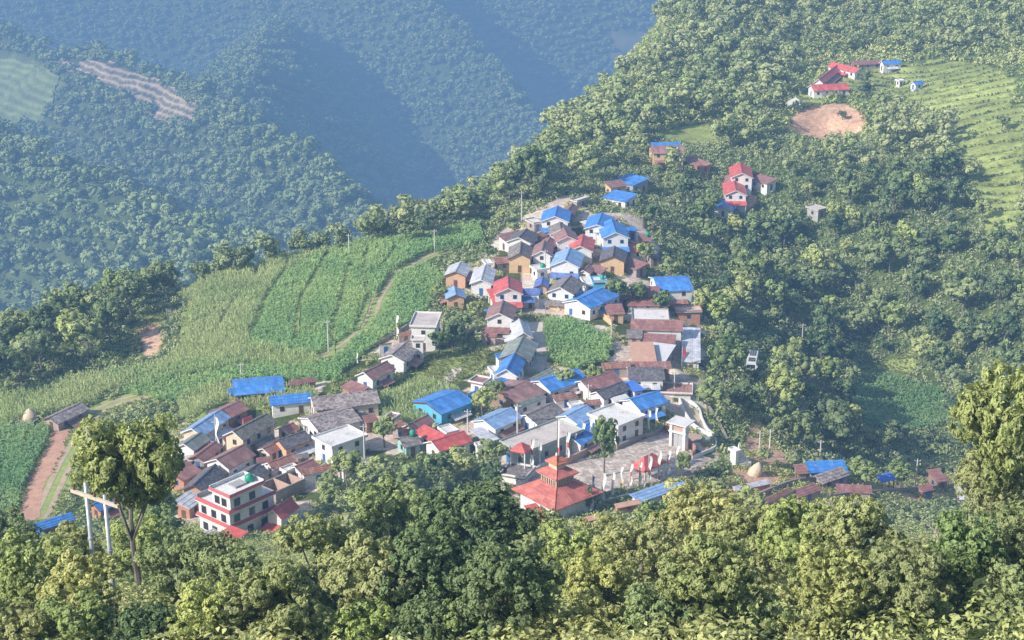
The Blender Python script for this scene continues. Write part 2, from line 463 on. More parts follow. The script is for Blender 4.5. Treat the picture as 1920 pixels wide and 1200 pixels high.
def crown_mesh(name, seed, nl, nleaf, lsize, mat, r=.36, zc=.64, flat=.85, r1=(.13, .2), droop=.3, core=.62, aspect=.5, lobes=None, nrm=.45):
    rng = np.random.default_rng(seed)
    lobes = lobes or crown_lobes(rng, nl, r, zc, flat, r1)
    Ws = np.array([l[1] ** 2 for l in lobes]); cnt = np.maximum(6, (nleaf * Ws / Ws.sum()).astype(int))
    Vs, Fs, T, off = [], [], [], 0
    zmin = min(l[0][2] - l[1] for l in lobes); zmax = max(l[0][2] + l[1] for l in lobes)
    for (c, rad), k in zip(lobes, cnt):
        d = unit(rng.normal(size=(k, 3)))
        # bumpy lobe surface, leaves gathered in sprigs
        s = unit(rng.normal(size=(max(5, k // 26), 3)))
        near = s[np.argmax(d @ s.T + rng.normal(scale=.10, size=(k, len(s))), 1)]
        d = unit(d * .62 + near * .85)
        q = (d * near).sum(1)
        rr = rad * (.74 + .34 * q ** 6 * rng.uniform(.7, 1.1, k)) * rng.uniform(.9, 1.04, k)
        P = c + d * rr[:, None] * np.array([1, 1, .85])
        N = d + rng.normal(scale=nrm, size=(k, 3)) + np.array([0, 0, .35])
        L = lsize * rng.uniform(.6, 1.25, k)
        V, F = leaves(P, N, L, L * aspect * rng.uniform(.8, 1.2, k), rng, droop)
        tt = .36 + .5 * (P[:, 2] - zmin) / (zmax - zmin) + rng.normal(scale=.17, size=k) + .25 * (q - .8)  # top and outer leaves painted lighter as if lit, plus random tone
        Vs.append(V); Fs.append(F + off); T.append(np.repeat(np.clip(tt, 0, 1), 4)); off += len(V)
    V4 = np.concatenate(Vs); F4 = np.concatenate(Fs); T4 = np.concatenate(T)
    if core:
        for c, rad in lobes:
            V, F = icos(rad * core, c, rng, 1)
            F = np.concatenate([F, F[:, 2:3]], 1)
            V4 = np.concatenate([V4, V]); F4 = np.concatenate([F4, F + off]); off += len(V)
            T4 = np.concatenate([T4, np.full(len(V), .05)])  # inner blob painted in the darkest tint for shade inside the crown
    # degenerate quads (triangles) are split out
    return V4, F4, T4, lobes

def quads_to_obj(name, V, F, T, mat, parent=None, hue=None):
    tri = F[:, 2] == F[:, 3]
    me = bpy.data.meshes.new(name)
    me.vertices.add(len(V)); me.vertices.foreach_set('co', np.asarray(V, np.float32).ravel())
    q = F[~tri]; t3 = F[tri][:, :3]
    li = np.concatenate([q.ravel(), t3.ravel()]).astype(np.int32)
    me.loops.add(len(li)); me.loops.foreach_set('vertex_index', li)
    tot = np.concatenate([np.full(len(q), 4), np.full(len(t3), 3)]).astype(np.int32)
    st = np.concatenate([[0], np.cumsum(tot)[:-1]]).astype(np.int32)
    me.polygons.add(len(tot)); me.polygons.foreach_set('loop_start', st); me.polygons.foreach_set('loop_total', tot)
    a = me.attributes.new('tint', 'FLOAT', 'POINT'); a.data.foreach_set('value', np.asarray(T, np.float32))
    if hue is not None:
        a = me.attributes.new('hue', 'FLOAT', 'POINT'); a.data.foreach_set('value', np.asarray(hue, np.float32))
    me.materials.append(mat); me.update()
    o = bpy.data.objects.new(name, me); COL.objects.link(o)
    if parent: o.parent = parent
    return o

def trunk_mb(lobes, seed, rad=.022, lean=.04, limbs=6):
    rng = random.Random(seed); m = MB()
    top = np.mean([l[0] for l in lobes], axis=0)
    p0 = np.array([0, 0, -.06]); p1 = np.array([rng.uniform(-lean, lean), rng.uniform(-lean, lean), top[2] * .45]); p2 = np.array([top[0] * .6, top[1] * .6, top[2] * .95])
    m.tube([p0, (p0 + p1) / 2 + np.array([rng.uniform(-.01, .01), rng.uniform(-.01, .01), 0]), p1, (p1 + p2) / 2, p2], [rad * 1.3, rad, rad * .8, rad * .6, rad * .35], 7)
    for l in sorted(lobes, key=lambda l: -l[1])[:limbs]:
        s = p1 * (1 - .35) + p2 * .35 if rng.random() < .5 else p1
        mid = (s + l[0]) / 2 + np.array([0, 0, -.02])
        m.tube([s, mid, l[0]], [rad * .55, rad * .36, rad * .15], 5, cap=False)
    return m

def make_tree(name, seed, nl, nleaf, lsize, mat, **kw):
    root = empty(name)
    V, F, T, lobes = crown_mesh('crown', seed, nl, nleaf, lsize, mat, **kw)
    quads_to_obj('crown', V, F, T, mat, root)
    trunk_mb(lobes, seed).build('trunk', M_BARK, root)
    return root

def copy_tree(src, loc, rz, sc, name=None):
    r = src.copy(); COL.objects.link(r); r.location = loc; r.rotation_euler = (0, 0, rz); r.scale = sc
    for k in list(r.keys()):
        if k in ('label', 'category', 'group', 'kind'): del r[k]
    for ch in list(src.children):
        c = ch.copy(); COL.objects.link(c); c.parent = r
    return r

class Proto:
    """first use moves the source itself, later uses copy it"""
    def __init__(s, src): s.src = src; s.used = False
    def put(s, loc, rz, sc):
        if not s.used:
            s.used = True; o = s.src; o.location = loc; o.rotation_euler = (0, 0, rz); o.scale = sc; return o
        return copy_tree(s.src, loc, rz, sc)

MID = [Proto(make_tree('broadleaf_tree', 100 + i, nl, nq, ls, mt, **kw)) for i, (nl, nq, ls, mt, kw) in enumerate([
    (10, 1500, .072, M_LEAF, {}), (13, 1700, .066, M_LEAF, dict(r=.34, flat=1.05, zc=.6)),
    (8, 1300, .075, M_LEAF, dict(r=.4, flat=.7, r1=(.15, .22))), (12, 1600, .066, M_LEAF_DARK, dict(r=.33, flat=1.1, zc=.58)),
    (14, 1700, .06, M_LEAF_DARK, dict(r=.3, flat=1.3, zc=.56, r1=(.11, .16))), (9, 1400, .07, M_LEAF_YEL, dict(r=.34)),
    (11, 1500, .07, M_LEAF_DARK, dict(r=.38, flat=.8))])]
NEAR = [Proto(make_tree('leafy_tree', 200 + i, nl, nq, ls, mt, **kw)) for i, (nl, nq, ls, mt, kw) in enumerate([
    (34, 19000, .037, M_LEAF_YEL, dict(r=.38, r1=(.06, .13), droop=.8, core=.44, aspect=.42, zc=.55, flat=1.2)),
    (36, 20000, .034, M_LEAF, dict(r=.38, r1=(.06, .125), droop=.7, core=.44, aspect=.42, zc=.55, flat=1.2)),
    (34, 19000, .035, M_LEAF_DARK, dict(r=.38, r1=(.06, .13), droop=.6, core=.46, aspect=.45, zc=.55, flat=1.2)),  # darker leaves stand in for shade on the less lit foreground trees
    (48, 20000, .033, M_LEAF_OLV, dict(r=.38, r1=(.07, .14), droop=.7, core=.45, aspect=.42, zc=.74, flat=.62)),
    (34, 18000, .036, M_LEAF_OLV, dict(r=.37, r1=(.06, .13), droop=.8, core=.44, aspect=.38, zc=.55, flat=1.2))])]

CC = .64       # crown centre height of a unit tree
def tree_by_crown(proto, px, py, Y, rad, label, group, cat='tree', rel=.36, squash=None):
    """stand a tree on the slope at distance Y so that its crown centre is at the given place"""
    x, y, z = at_y(px, py, Y)
    g = float(H(np.array(x), np.array(y)))
    h = max((z - g) / .78, rad * 1.7)
    s = rad / rel
    o = proto.put((x, y, g), random.uniform(0, 6.28), (s, s, h))
    tag(o, label, cat, group); return o

def tree_fit(proto, px, py, rpx, label, group):
    """find where on the slope a tree of that apparent size would stand"""
    best = None
    for Y in np.arange(66, 236, 2.):
        x, y, z = at_y(px, py, Y); rad = rpx * math.hypot(y, 150 - z) / FPX; g = float(H(np.array(x), np.array(y)))
        e = (z - g) - 1.45 * rad
        if best is None or abs(e) < abs(best[0]) - .02: best = (e, x, y, z, rad)
    e, x, y, z, rad = best; h = rad * 1.2 / .43
    if e > .3: h = (z - float(H(np.array(x), np.array(y)))) / .55
    o = proto.put((x, y, z - .55 * h), random.uniform(0, 6.28), (rad / .36, rad / .36, h))
    tag(o, label, 'tree', group); return o

def bare_tree(px, py, rpx_h, Y, h, label, seed, twig=(.33, .29, .26)):
    rng = random.Random(seed); m = MB(); tm = MB()
    if Y: x, y, z = at_y(px, py, Y)
    else: x, y, z = ground_at(px, py)
    root = empty('bare_tree', (x, y, z), 0); tag(root, label, 'bare tree')
    def grow(p, d, L, r, k):
        q = p + d * L; mid = p + d * L * .5 + np.array([rng.uniform(-.05, .05) * L, rng.uniform(-.05, .05) * L, .03 * L])
        (tm if k == 0 else m).tube([p, mid, q], [r, r * .82, r * .62], 6 if k < 2 else 4, cap=False)
        if k >= 5: return
        for i in range(3 if k < 3 else 2 + (rng.random() < .5)):
            dd = d + np.array([rng.uniform(-.75, .75), rng.uniform(-.75, .75), rng.uniform(-.1, .45)]); dd /= np.linalg.norm(dd)
            grow(q - d * L * rng.uniform(0, .25), dd, L * rng.uniform(.58, .82), r * .6, k + 1)
    grow(np.array([0, 0, -.3]), np.array([rng.uniform(-.05, .05), 0, 1.0]), h * .30, h * .022, 0)
    mt = rough_bark(twig)
    tm.build('trunk', mt, root); m.build('branches', mt, root); return root
def rough_bark(c):
    n = NT('bare_bark'); tc = n.nd('ShaderNodeTexCoord').outputs['Object']
    return n.finish(n.ramp(n.noise(5, tc, 4), [(.3, tuple(v * .7 for v in c)), (.7, tuple(v * 1.5 for v in c))]), .9, .1)
# ------------------------------------------------------------------ building materials
def roof_metal(name, base, alt, rust=0.0, rib=2.2, rough=.45):
    n = NT(name); tc = n.nd('ShaderNodeTexCoord').outputs['Object']
    info = n.nd('ShaderNodeObjectInfo').outputs['Random']
    sep = n.nd('ShaderNodeSeparateXYZ', {0: tc})
    x = sep.outputs[0]
    sheet = n.nd('ShaderNodeTexWhiteNoise', {'W': n.math('FLOOR', n.math('MULTIPLY_ADD', x, 1.15, n.math('MULTIPLY', info, 50)))}, noise_dimensions='1D').outputs['Value']
    f = n.noise(.7, tc, 5, .65); g = n.noise(5, tc, 3)
    c = n.mix(n.math('MULTIPLY', sheet, .8), base + (1,), alt + (1,))
    c = n.mix(1, c, n.ramp(f, [(.3, (.66, .67, .70)), (.7, (1.25, 1.22, 1.2))]), 'MULTIPLY')
    st = n.noise(1.0, n.nd('ShaderNodeMapping', {0: tc, 3: (3.5, .5, .5)}).outputs[0], 5, .75)
    c = n.mix(n.math('MULTIPLY', n.ramp(st, [(.50, (0, 0, 0)), (.68, (1, 1, 1))]), .42), c, (.45, .40, .38, 1))
    wn_ = n.nd('ShaderNodeTexWhiteNoise', {'Vector': n.nd('ShaderNodeVectorMath', {0: n.nd('ShaderNodeMapping', {0: tc, 3: (1.15, .55, .0)}).outputs[0]}, operation='FLOOR').outputs[0]}, noise_dimensions='3D').outputs['Value']
    c = n.mix(1, c, n.ramp(wn_, [(0, (.82, .82, .84)), (1, (1.12, 1.12, 1.1))]), 'MULTIPLY')
    if rust:
        mk = n.ramp(n.noise(1.6, tc, 5, .75), [(.62 - rust * .25, (0, 0, 0)), (.70 - rust * .2, (1, 1, 1))])
        c = n.mix(n.math('MULTIPLY', mk, .75), c, (.24, .10, .06, 1))
    wv = n.nd('ShaderNodeMath', {0: n.math('MULTIPLY', x, rib * 2 * math.pi)}, operation='SINE').outputs[0]
    c = n.mix(1, c, n.ramp(n.math('MULTIPLY_ADD', wv, .5, .5), [(0, (.94, .94, .94)), (1, (1.03, 1.03, 1.03))]), 'MULTIPLY')
    return n.finish(c, rough, .4, bump=wv, bstr=.2, bdist=.03)
def rough_mat(name, a, b, scale=1.5, spec=.15, rough=.9, stain=None):
    n = NT(name); tc = n.nd('ShaderNodeTexCoord').outputs['Object']
    f = n.noise(scale, tc, 6, .7); g = n.noise(scale * 7, tc, 3, .6)
    c = n.ramp(f, [(.28, a), (.68, b)])
    c = n.mix(1, c, n.ramp(g, [(.3, (.8, .8, .8)), (.7, (1.15, 1.15, 1.15))]), 'MULTIPLY')
    if stain:
        s = n.ramp(n.noise(scale * .5, tc, 6, .8), [(.50, (0, 0, 0)), (.62, (1, 1, 1))])
        c = n.mix(n.math('MULTIPLY', s, .7), c, stain + (1,))
    return n.finish(c, rough, spec, bump=g, bstr=.35, bdist=.05)
def slate(name, a, b):
    n = NT(name); tc = n.nd('ShaderNodeTexCoord').outputs['Object']
    v = n.nd('ShaderNodeTexVoronoi', {'Vector': tc, 'Scale': 2.3, 'Randomness': .9}, feature='F1')
    f = n.noise(1.2, tc, 5, .7)
    c = n.mix(v.outputs['Color'], a + (1,), b + (1,))
    vv = n.nd('ShaderNodeSeparateColor', {0: v.outputs['Color']}).outputs[0]
    c = n.mix(vv, a + (1,), b + (1,))
    c = n.mix(1, c, n.ramp(f, [(.3, (.65, .65, .66)), (.7, (1.25, 1.22, 1.2))]), 'MULTIPLY')
    return n.finish(c, .85, .2, bump=v.outputs['Distance'], bstr=.7, bdist=.08)
RM = {
 'blue': roof_metal('blue_roof_sheet', (.065, .27, .74), (.10, .34, .80), 0),
 'pale': roof_metal('pale_blue_roof_sheet', (.27, .46, .76), (.40, .57, .82), 0),
 'vio': roof_metal('faded_blue_roof_sheet', (.12, .22, .55), (.18, .28, .60), .1),
 'brown': roof_metal('brown_roof_sheet', (.34, .18, .155), (.42, .23, .20), .12),
 'mar': roof_metal('maroon_roof_sheet', (.40, .18, .155), (.36, .20, .18), .25),
 'red': roof_metal('red_roof_sheet', (.72, .13, .115), (.66, .15, .13), 0),
 'rust': roof_metal('rusty_roof_sheet', (.42, .17, .12), (.56, .36, .30), .5, rib=1.3),
 'silver': roof_metal('silver_roof_sheet', (.66, .67, .70), (.80, .81, .84), .12, rough=.35),
 'white': roof_metal('white_roof_sheet', (.62, .62, .64), (.78, .78, .78), .1),
 'grey': slate('grey_slate', (.19, .17, .165), (.33, .30, .28)),
 'slate': slate('mottled_slate', (.20, .165, .16), (.48, .42, .40)),
 'dark': slate('dark_slate', (.12, .115, .125), (.21, .20, .215)),
 'olive': slate('olive_slate', (.18, .17, .14), (.28, .26, .22)),
 'green': roof_metal('grey_green_roof_sheet', (.27, .31, .27), (.34, .37, .32), 0),
 'conc': rough_mat('weathered_concrete', (.50, .43, .39), (.78, .70, .65), .8, stain=(.22, .19, .17)),
 'wconc': rough_mat('whitewashed_concrete', (.70, .66, .62), (.88, .86, .83), .6, stain=(.35, .31, .28)),
 'otarp': rough_mat('orange_tarpaulin', (.56, .30, .20), (.70, .44, .32), .6, .3, .6),
 'wtarp': rough_mat('white_tarpaulin', (.62, .60, .60), (.80, .80, .82), .6, .3, .6),
 'btarp': rough_mat('blue_tarpaulin', (.06, .17, .60), (.12, .28, .72), .8, .3, .6),
}
WM = {
 'white': rough_mat('white_plaster', (.76, .74, .71), (.90, .89, .87), .5, stain=(.58, .52, .46)),
 'cream': rough_mat('cream_plaster', (.62, .50, .36), (.76, .66, .50), .6),
 'ochre': rough_mat('ochre_mud_plaster', (.66, .44, .22), (.80, .58, .35), .8),
 'orange': rough_mat('orange_mud_plaster', (.62, .36, .22), (.74, .48, .32), .8),
 'mud': rough_mat('brown_mud_wall', (.26, .17, .12), (.40, .28, .20), .9),
 'stone': rough_mat('dry_stone_wall', (.28, .23, .20), (.48, .41, .36), 2.2),
 'conc': rough_mat('grey_concrete_wall', (.34, .33, .32), (.50, .48, .46), .8),
 'cyan': rough_mat('turquoise_plaster', (.10, .42, .62), (.16, .50, .70), .7),
 'teal': rough_mat('pale_teal_plaster', (.30, .50, .48), (.40, .60, .58), .7),
 'gg': rough_mat('grey_green_plaster', (.36, .44, .41), (.46, .53, .50), .6),
 'violet': rough_mat('violet_blue_plaster', (.26, .30, .52), (.34, .38, .60), .6),
 'brick': rough_mat('bare_brick', (.44, .21, .14), (.58, .32, .23), 1.8),
 'pink': rough_mat('pink_stone', (.46, .30, .24), (.60, .44, .36), 1.8),
}
def plain(name, c, rough=.6, spec=.4, metal=0):
    n = NT(name); tc = n.nd('ShaderNodeTexCoord').outputs['Object']; f = n.noise(4, tc, 3)
    lo = tuple(v * .8 for v in c) + (1,); hi = tuple(min(1, v * 1.15) for v in c) + (1,)
    return n.finish(n.ramp(f, [(.3, lo), (.7, hi)]), rough, spec, metal)
M_GLASS = plain('dark_window_glass', (.035, .045, .06), .12, .8)
M_WOOD = plain('brown_painted_wood', (.16, .085, .05)); M_BLUEW = plain('blue_painted_wood', (.06, .16, .42))
M_WHITEP = plain('white_paint', (.78, .77, .75)); M_REDP = plain('red_paint', (.50, .10, .09)); M_STEEL = plain('galvanised_steel', (.55, .56, .58), .4, .5, .3)
M_GREENTANK = plain('green_plastic', (.02, .34, .20), .4); M_POLE = rough_mat('pale_pole', (.55, .52, .48), (.75, .72, .68), 2)
M_BLACK = plain('black_rubber', (.03, .03, .03))

CROPS = {'A': (800,360,.29167), 'B': (640,560,.1875), 'C': (860,660,.26042), 'D': (290,690,.27503), 'E': (1100,112,.42708),
         'F': (0,680,.34174), 'G': (1300,780,.32292), 'H': (780,780,.29167), 'I': (600,740,.2166), 'J': (1080,490,.2), 'K': (1130,700,.21672)}
def cp(k, p): ox, oy, s = CROPS[k]; return ox + p[0] * s, oy + p[1] * s

def frame_of(P, Q, E, zt, ze):
    """ground frame from ridge ends P,Q at height zt and eave corner E at height ze"""
    a = np.array(at_z(*P, zt)); b = np.array(at_z(*Q, zt)); e = np.array(at_z(*E, ze))
    d = b - a; L = np.linalg.norm(d); d = d / L; nrm = np.array([-d[1], d[0]])
    return a, b, d, L, nrm, float(np.dot(e - a, nrm))

def add_openings(root, faces, wm, rng, door=True):
    """faces: (origin, along, outward, width, height) of the wall faces that look toward the valley side"""
    first = True
    for (o, al, out, wd, ht, base) in faces:
        o = np.array(o); al = np.array(al); out = np.array(out)
        storeys = 2 if ht > 4.0 else 1
        n = max(1, int(wd / 3.1))
        for s in range(storeys):
            sh = ht / storeys
            for i in range(n):
                c = (i + .5) / n * wd
                isdoor = door and s == 0 and first and i == n // 2
                w2, z0, z1 = (.45, base + .05, base + 1.95) if isdoor else (.36, base + s * sh + sh * .40, base + s * sh + sh * .40 + .85)
                if z1 > base + ht - .15: z1 = base + ht - .15
                m = MB(); g = MB()
                def pt(u, v, k): q = o + al * u + out * k; return (q[0], q[1], v)
                def fb(mb, u0, u1, v0, v1, k0, k1):
                    mb._add([pt(u0, v0, k1), pt(u1, v0, k1), pt(u1, v1, k1), pt(u0, v1, k1), pt(u0, v0, k0), pt(u1, v0, k0), pt(u1, v1, k0), pt(u0, v1, k0)],
                            [(0, 1, 2, 3), (0, 4, 5, 1), (1, 5, 6, 2), (2, 6, 7, 3), (3, 7, 4, 0)])
                wood = M_BLUEW if rng.random() < .35 else M_WOOD
                if isdoor:
                    fb(m, c - w2, c + w2, z0, z1, 0, .06); m.build('door', wood, root)
                else:
                    fr = .09
                    fb(m, c - w2 - fr, c - w2, z0 - fr, z1 + fr, 0, .07); fb(m, c + w2, c + w2 + fr, z0 - fr, z1 + fr, 0, .07)
                    fb(m, c - w2, c + w2, z0 - fr, z0, 0, .07); fb(m, c - w2, c + w2, z1, z1 + fr, 0, .07); fb(m, c - .03, c + .03, z0, z1, 0, .07)
                    wo_ = m.build('window', wood, root)
                    fb(g, c - w2, c - .03, z0, z1, 0, .03); fb(g, c + .03, c + w2, z0, z1, 0, .03)
                    g.build('pane', M_GLASS, wo_)
        first = False

ROOTS = {}
def house(crop, typ, P, Q, E, Hh, rise, roof, wall, label, cat='house', name=None, base=None, over=.45, openings=True, roof2=None, hw=None, group=None, porch=None, tank=False, wallopen=False):
    """typ g: gable (P,Q ridge ends, E eave corner); s: single slope (P,Q upper edge, E lower edge); f: flat slab (P,Q one edge, E depth)"""
    if typ != 'f' and Hh > 3.4: Hh *= .87
    P, Q, E = (cp(crop, p) for p in (P, Q, E))
    rng = random.Random(hash(label) % 9973 if False else sum(map(ord, label)))
    mid = ((P[0] + Q[0]) / 2, (P[1] + Q[1]) / 2)
    gx_, gy_, g = ground_at(*mid, Hh)
    a, b, d, L, nrm, off = frame_of(P, Q, E, g + Hh, g + Hh - (rise if typ != 'f' else 0))
    if hw: off = math.copysign(hw, off)
    if typ == 'g': off = math.copysign(min(max(abs(off), 1.6), 7.5), off)
    sg = 1 if off > 0 else -1
    W = abs(off) * 1.16; off = sg * W
    L = L * (1.18 if typ == 'g' else 1.05)
    c = (a + b) / 2
    if typ != 'g': c = c + nrm * off / 2
    ang = math.atan2(d[1], d[0])
    zc = g
    root = empty(name or ('house' if cat == 'house' else cat.replace(' ', '_')), (c[0], c[1], zc), ang)
    tag(root, label, cat, group)
    h2 = L / 2; eh = Hh - rise
    hw_ = W if typ == 'g' else W / 2
    ov = min(over, hw_ * .3)
    x0, x1, y0, y1 = -h2 + ov, h2 - ov, -hw_ + ov, hw_ - ov
    t = .12
    # ground under the corners
    cs = [c + d * u + nrm * v for u in (-h2, h2) for v in (-hw_, hw_)]
    gl = min(float(near_h(np.array(q[0]), np.array(q[1]))) for q in cs) - zc - .6
    wmat = WM[wall]; m = MB(); r = MB(); parts = []
    if typ == 'g':
        ez = eh + ov * rise / hw_ - .04
        zr = Hh - .04
        zs = ez
        m._add([(x0, y0, gl), (x1, y0, gl), (x1, y1, gl), (x0, y1, gl), (x0, y0, zs), (x1, y0, zs), (x1, y1, zs), (x0, y1, zs), (x0, 0, zr), (x1, 0, zr)],
               [(0, 1, 5, 4), (1, 2, 6, 9, 5), (2, 3, 7, 6), (3, 0, 4, 8, 7), (0, 3, 2, 1), (4, 5, 9, 8), (6, 7, 8, 9)])
        r.slab([(-h2, -hw_, eh), (h2, -hw_, eh), (h2, 0, Hh), (-h2, 0, Hh)], t)
        rb = MB() if roof2 else r
        rb.slab([(h2, hw_, eh), (-h2, hw_, eh), (-h2, 0, Hh), (h2, 0, Hh)], t)
        ro = r.build('roof', RM[roof if not (roof2 and sg < 0) else roof], root)
        if roof2: rb.build('roof', RM[roof2], root)
        cap = MB(); cap.slab([(-h2 - .03, -.22, Hh + .0), (h2 + .03, -.22, Hh + .0), (h2 + .03, 0, Hh + .09), (-h2 - .03, 0, Hh + .09)], .06)
        cap.slab([(h2 + .03, .22, Hh + .0), (-h2 - .03, .22, Hh + .0), (-h2 - .03, 0, Hh + .09), (h2 + .03, 0, Hh + .09)], .06)
        cap.build('ridge_cap', RM[roof], ro)
        bb = MB()      # barge board on the gable that faces the valley side
        camd = float(np.dot(-c, d)); xe = h2 + .01 if camd > 0 else -h2 - .05
        p = [(xe, -hw_, eh - .2), (xe, 0, Hh - .2), (xe, hw_, eh - .2), (xe, hw_, eh + .02), (xe, 0, Hh + .02), (xe, -hw_, eh + .02)]
        p2 = [(xe + .04, q[1], q[2]) for q in p]
        bb._add(p + p2, [(0, 1, 4, 5), (1, 2, 3, 4), (11, 10, 7, 6), (10, 9, 8, 7), (0, 6, 7, 1), (1, 7, 8, 2), (2, 8, 9, 3), (3, 9, 10, 4), (4, 10, 11, 5), (5, 11, 6, 0)])
        bb.build('barge_board', M_WHITEP if wall in ('white', 'cream', 'violet', 'gg') else M_WOOD, ro)
        top = zs
    elif typ == 's':
        yh, yl = -sg * hw_, sg * hw_          # high edge / low edge
        sl = rise / (2 * hw_)
        zf = lambda y: Hh - abs(y - yh) * sl
        ya, yb = -sg * (hw_ - ov), sg * (hw_ - ov)
        za, zb = zf(ya) - .08, zf(yb) - .08
        m._add([(x0, ya, gl), (x1, ya, gl), (x1, yb, gl), (x0, yb, gl), (x0, ya, za), (x1, ya, za), (x1, yb, zb), (x0, yb, zb)],
               [(0, 1, 5, 4), (1, 2, 6, 5), (2, 3, 7, 6), (3, 0, 4, 7), (0, 3, 2, 1), (4, 5, 6, 7)])
        nseg = 6; rg = random.Random(len(label))
        r.slab([(-h2, yh, Hh), (h2, yh, Hh), (h2, yl, Hh - rise), (-h2, yl, Hh - rise)], t)
        ro = r.build('roof', RM[roof], root)
        if 'conc' not in roof and 'tarp' not in roof:      # stones and battens holding the sheets down
            k = MB()
            for i in range(3):
                yy = yh + (yl - yh) * (.2 + .3 * i)
                k = MB(); k.box(-h2 + .1, yy - .04, zf(yy) - .01, h2 - .1, yy + .04, zf(yy) + .06); k.build('batten', RM[roof], ro)
        top = min(za, zb)
    else:
        m.box(x0, y0, gl, x1, y1, Hh - .22)
        r.box(-h2, -hw_, Hh - .2, h2, hw_, Hh); ro = r.build('roof', RM[roof], root)
        k = MB(); pw, ph = .14, .35
        k.box(-h2, -hw_, Hh + .003, h2, -hw_ + pw, Hh + ph); k.box(-h2, hw_ - pw, Hh + .003, h2, hw_, Hh + ph)
        k.box(-h2, -hw_ + pw, Hh + .003, -h2 + pw, hw_ - pw, Hh + ph - .003); k.box(h2 - pw, -hw_ + pw, Hh + .003, h2, hw_ - pw, Hh + ph - .003)
        k.build('parapet', wmat, ro)
        top = Hh - .25
    if not wallopen: m.build('wall', wmat, root)
    else:
        for u in (x0, x1 - .15):
            for v in (y0, y1 - .15):
                pm = MB(); pm.box(u, v, gl, u + .15, v + .15, (top if typ != 'f' else Hh - .22)); pm.build('post', M_WOOD, root)
    if openings and not wallopen and top > 1.6:
        cam2 = -c / np.linalg.norm(c)
        faces = []
        if L > 2.4:
            for s in (-1, 1):
                if np.dot(nrm * s, cam2) > .15:
                    y = (hw_ - ov) * s
                    faces.append(((x0, y, 0), (1, 0, 0), (0, s, 0), x1 - x0, top, 0.0))
        if hw_ > 1.3:
            for s, xx in ((-1, x0), (1, x1)):
                if np.dot(d * s, cam2) > .15:
                    faces.append(((xx, y0, 0), (0, 1, 0), (s, 0, 0), y1 - y0, top, 0.0))
        faces.sort(key=lambda f: f[3])
        add_openings(root, faces, wmat, rng)
    if porch:      # front lean-to roof on the wall that looks at the valley side: (depth, colour)
        dep, pc = porch
        cam2 = -c / np.linalg.norm(c)
        s = -1 if np.dot(-d, cam2) > 0 else 1
        xx = x0 if s < 0 else x1
        pz = min(top * .52, 2.9); q = MB()
        q.slab([(xx, y0 - .3, pz), (xx, y1 + .3, pz), (xx + s * dep, y1 + .3, pz - .7), (xx + s * dep, y0 - .3, pz - .7)][::s], .1)
        po = q.build('porch_roof', RM[pc], root)
        for yy in (y0 + .1, 0, y1 - .1):
            pm = MB(); pm.box(xx + s * (dep - .3), yy - .07, gl, xx + s * (dep - .3) + .14, yy + .07, pz - .7); pm.build('post', M_WHITEP, root)
    if typ == 'g' and not porch and L > 5 and rng.random() < .85:      # low lean-to along the valley side wall
        cam2 = -c / np.linalg.norm(c); s = 1 if np.dot(nrm, cam2) > 0 else -1
        yy = (hw_ - ov) * s; pz = min(top * .55, 2.5); u0 = x0 + rng.uniform(0, .3) * (x1 - x0); u1 = x1 - rng.uniform(0, .3) * (x1 - x0); dp = rng.uniform(1.5, 2.3)
        q = MB(); q.slab([(u0, yy, pz), (u1, yy, pz), (u1, yy + s * dp, pz - .6), (u0, yy + s * dp, pz - .6)][::-s], .08)
        q.build('lean_to', RM[rng.choice(['rust', 'brown', 'mar', 'silver', 'grey', roof])], root)
        for uu in (u0 + .1, (u0 + u1) / 2, u1 - .25):
            pm = MB(); pm.box(uu, yy + s * (dp - .2) - .06, gl, uu + .13, yy + s * (dp - .2) + .06, pz - .62); pm.build('post', M_WOOD, root)
    if tank:
        tk = MB(); tk.lathe([(.0, Hh + .02), (.55, Hh + .02), (.58, Hh + .3), (.55, Hh + .9), (.3, Hh + 1.1), (.0, Hh + 1.12)], 14, (h2 * .45, 0))
        to = tk.build('water_tank', M_GREENTANK, None, True, loc=(c[0], c[1], zc)); to.rotation_euler = (0, 0, ang)
        tag(to, 'green water tank on the ' + ' '.join(label.split()[:11]), 'water tank')
    return root, c, ang, L, W, zc

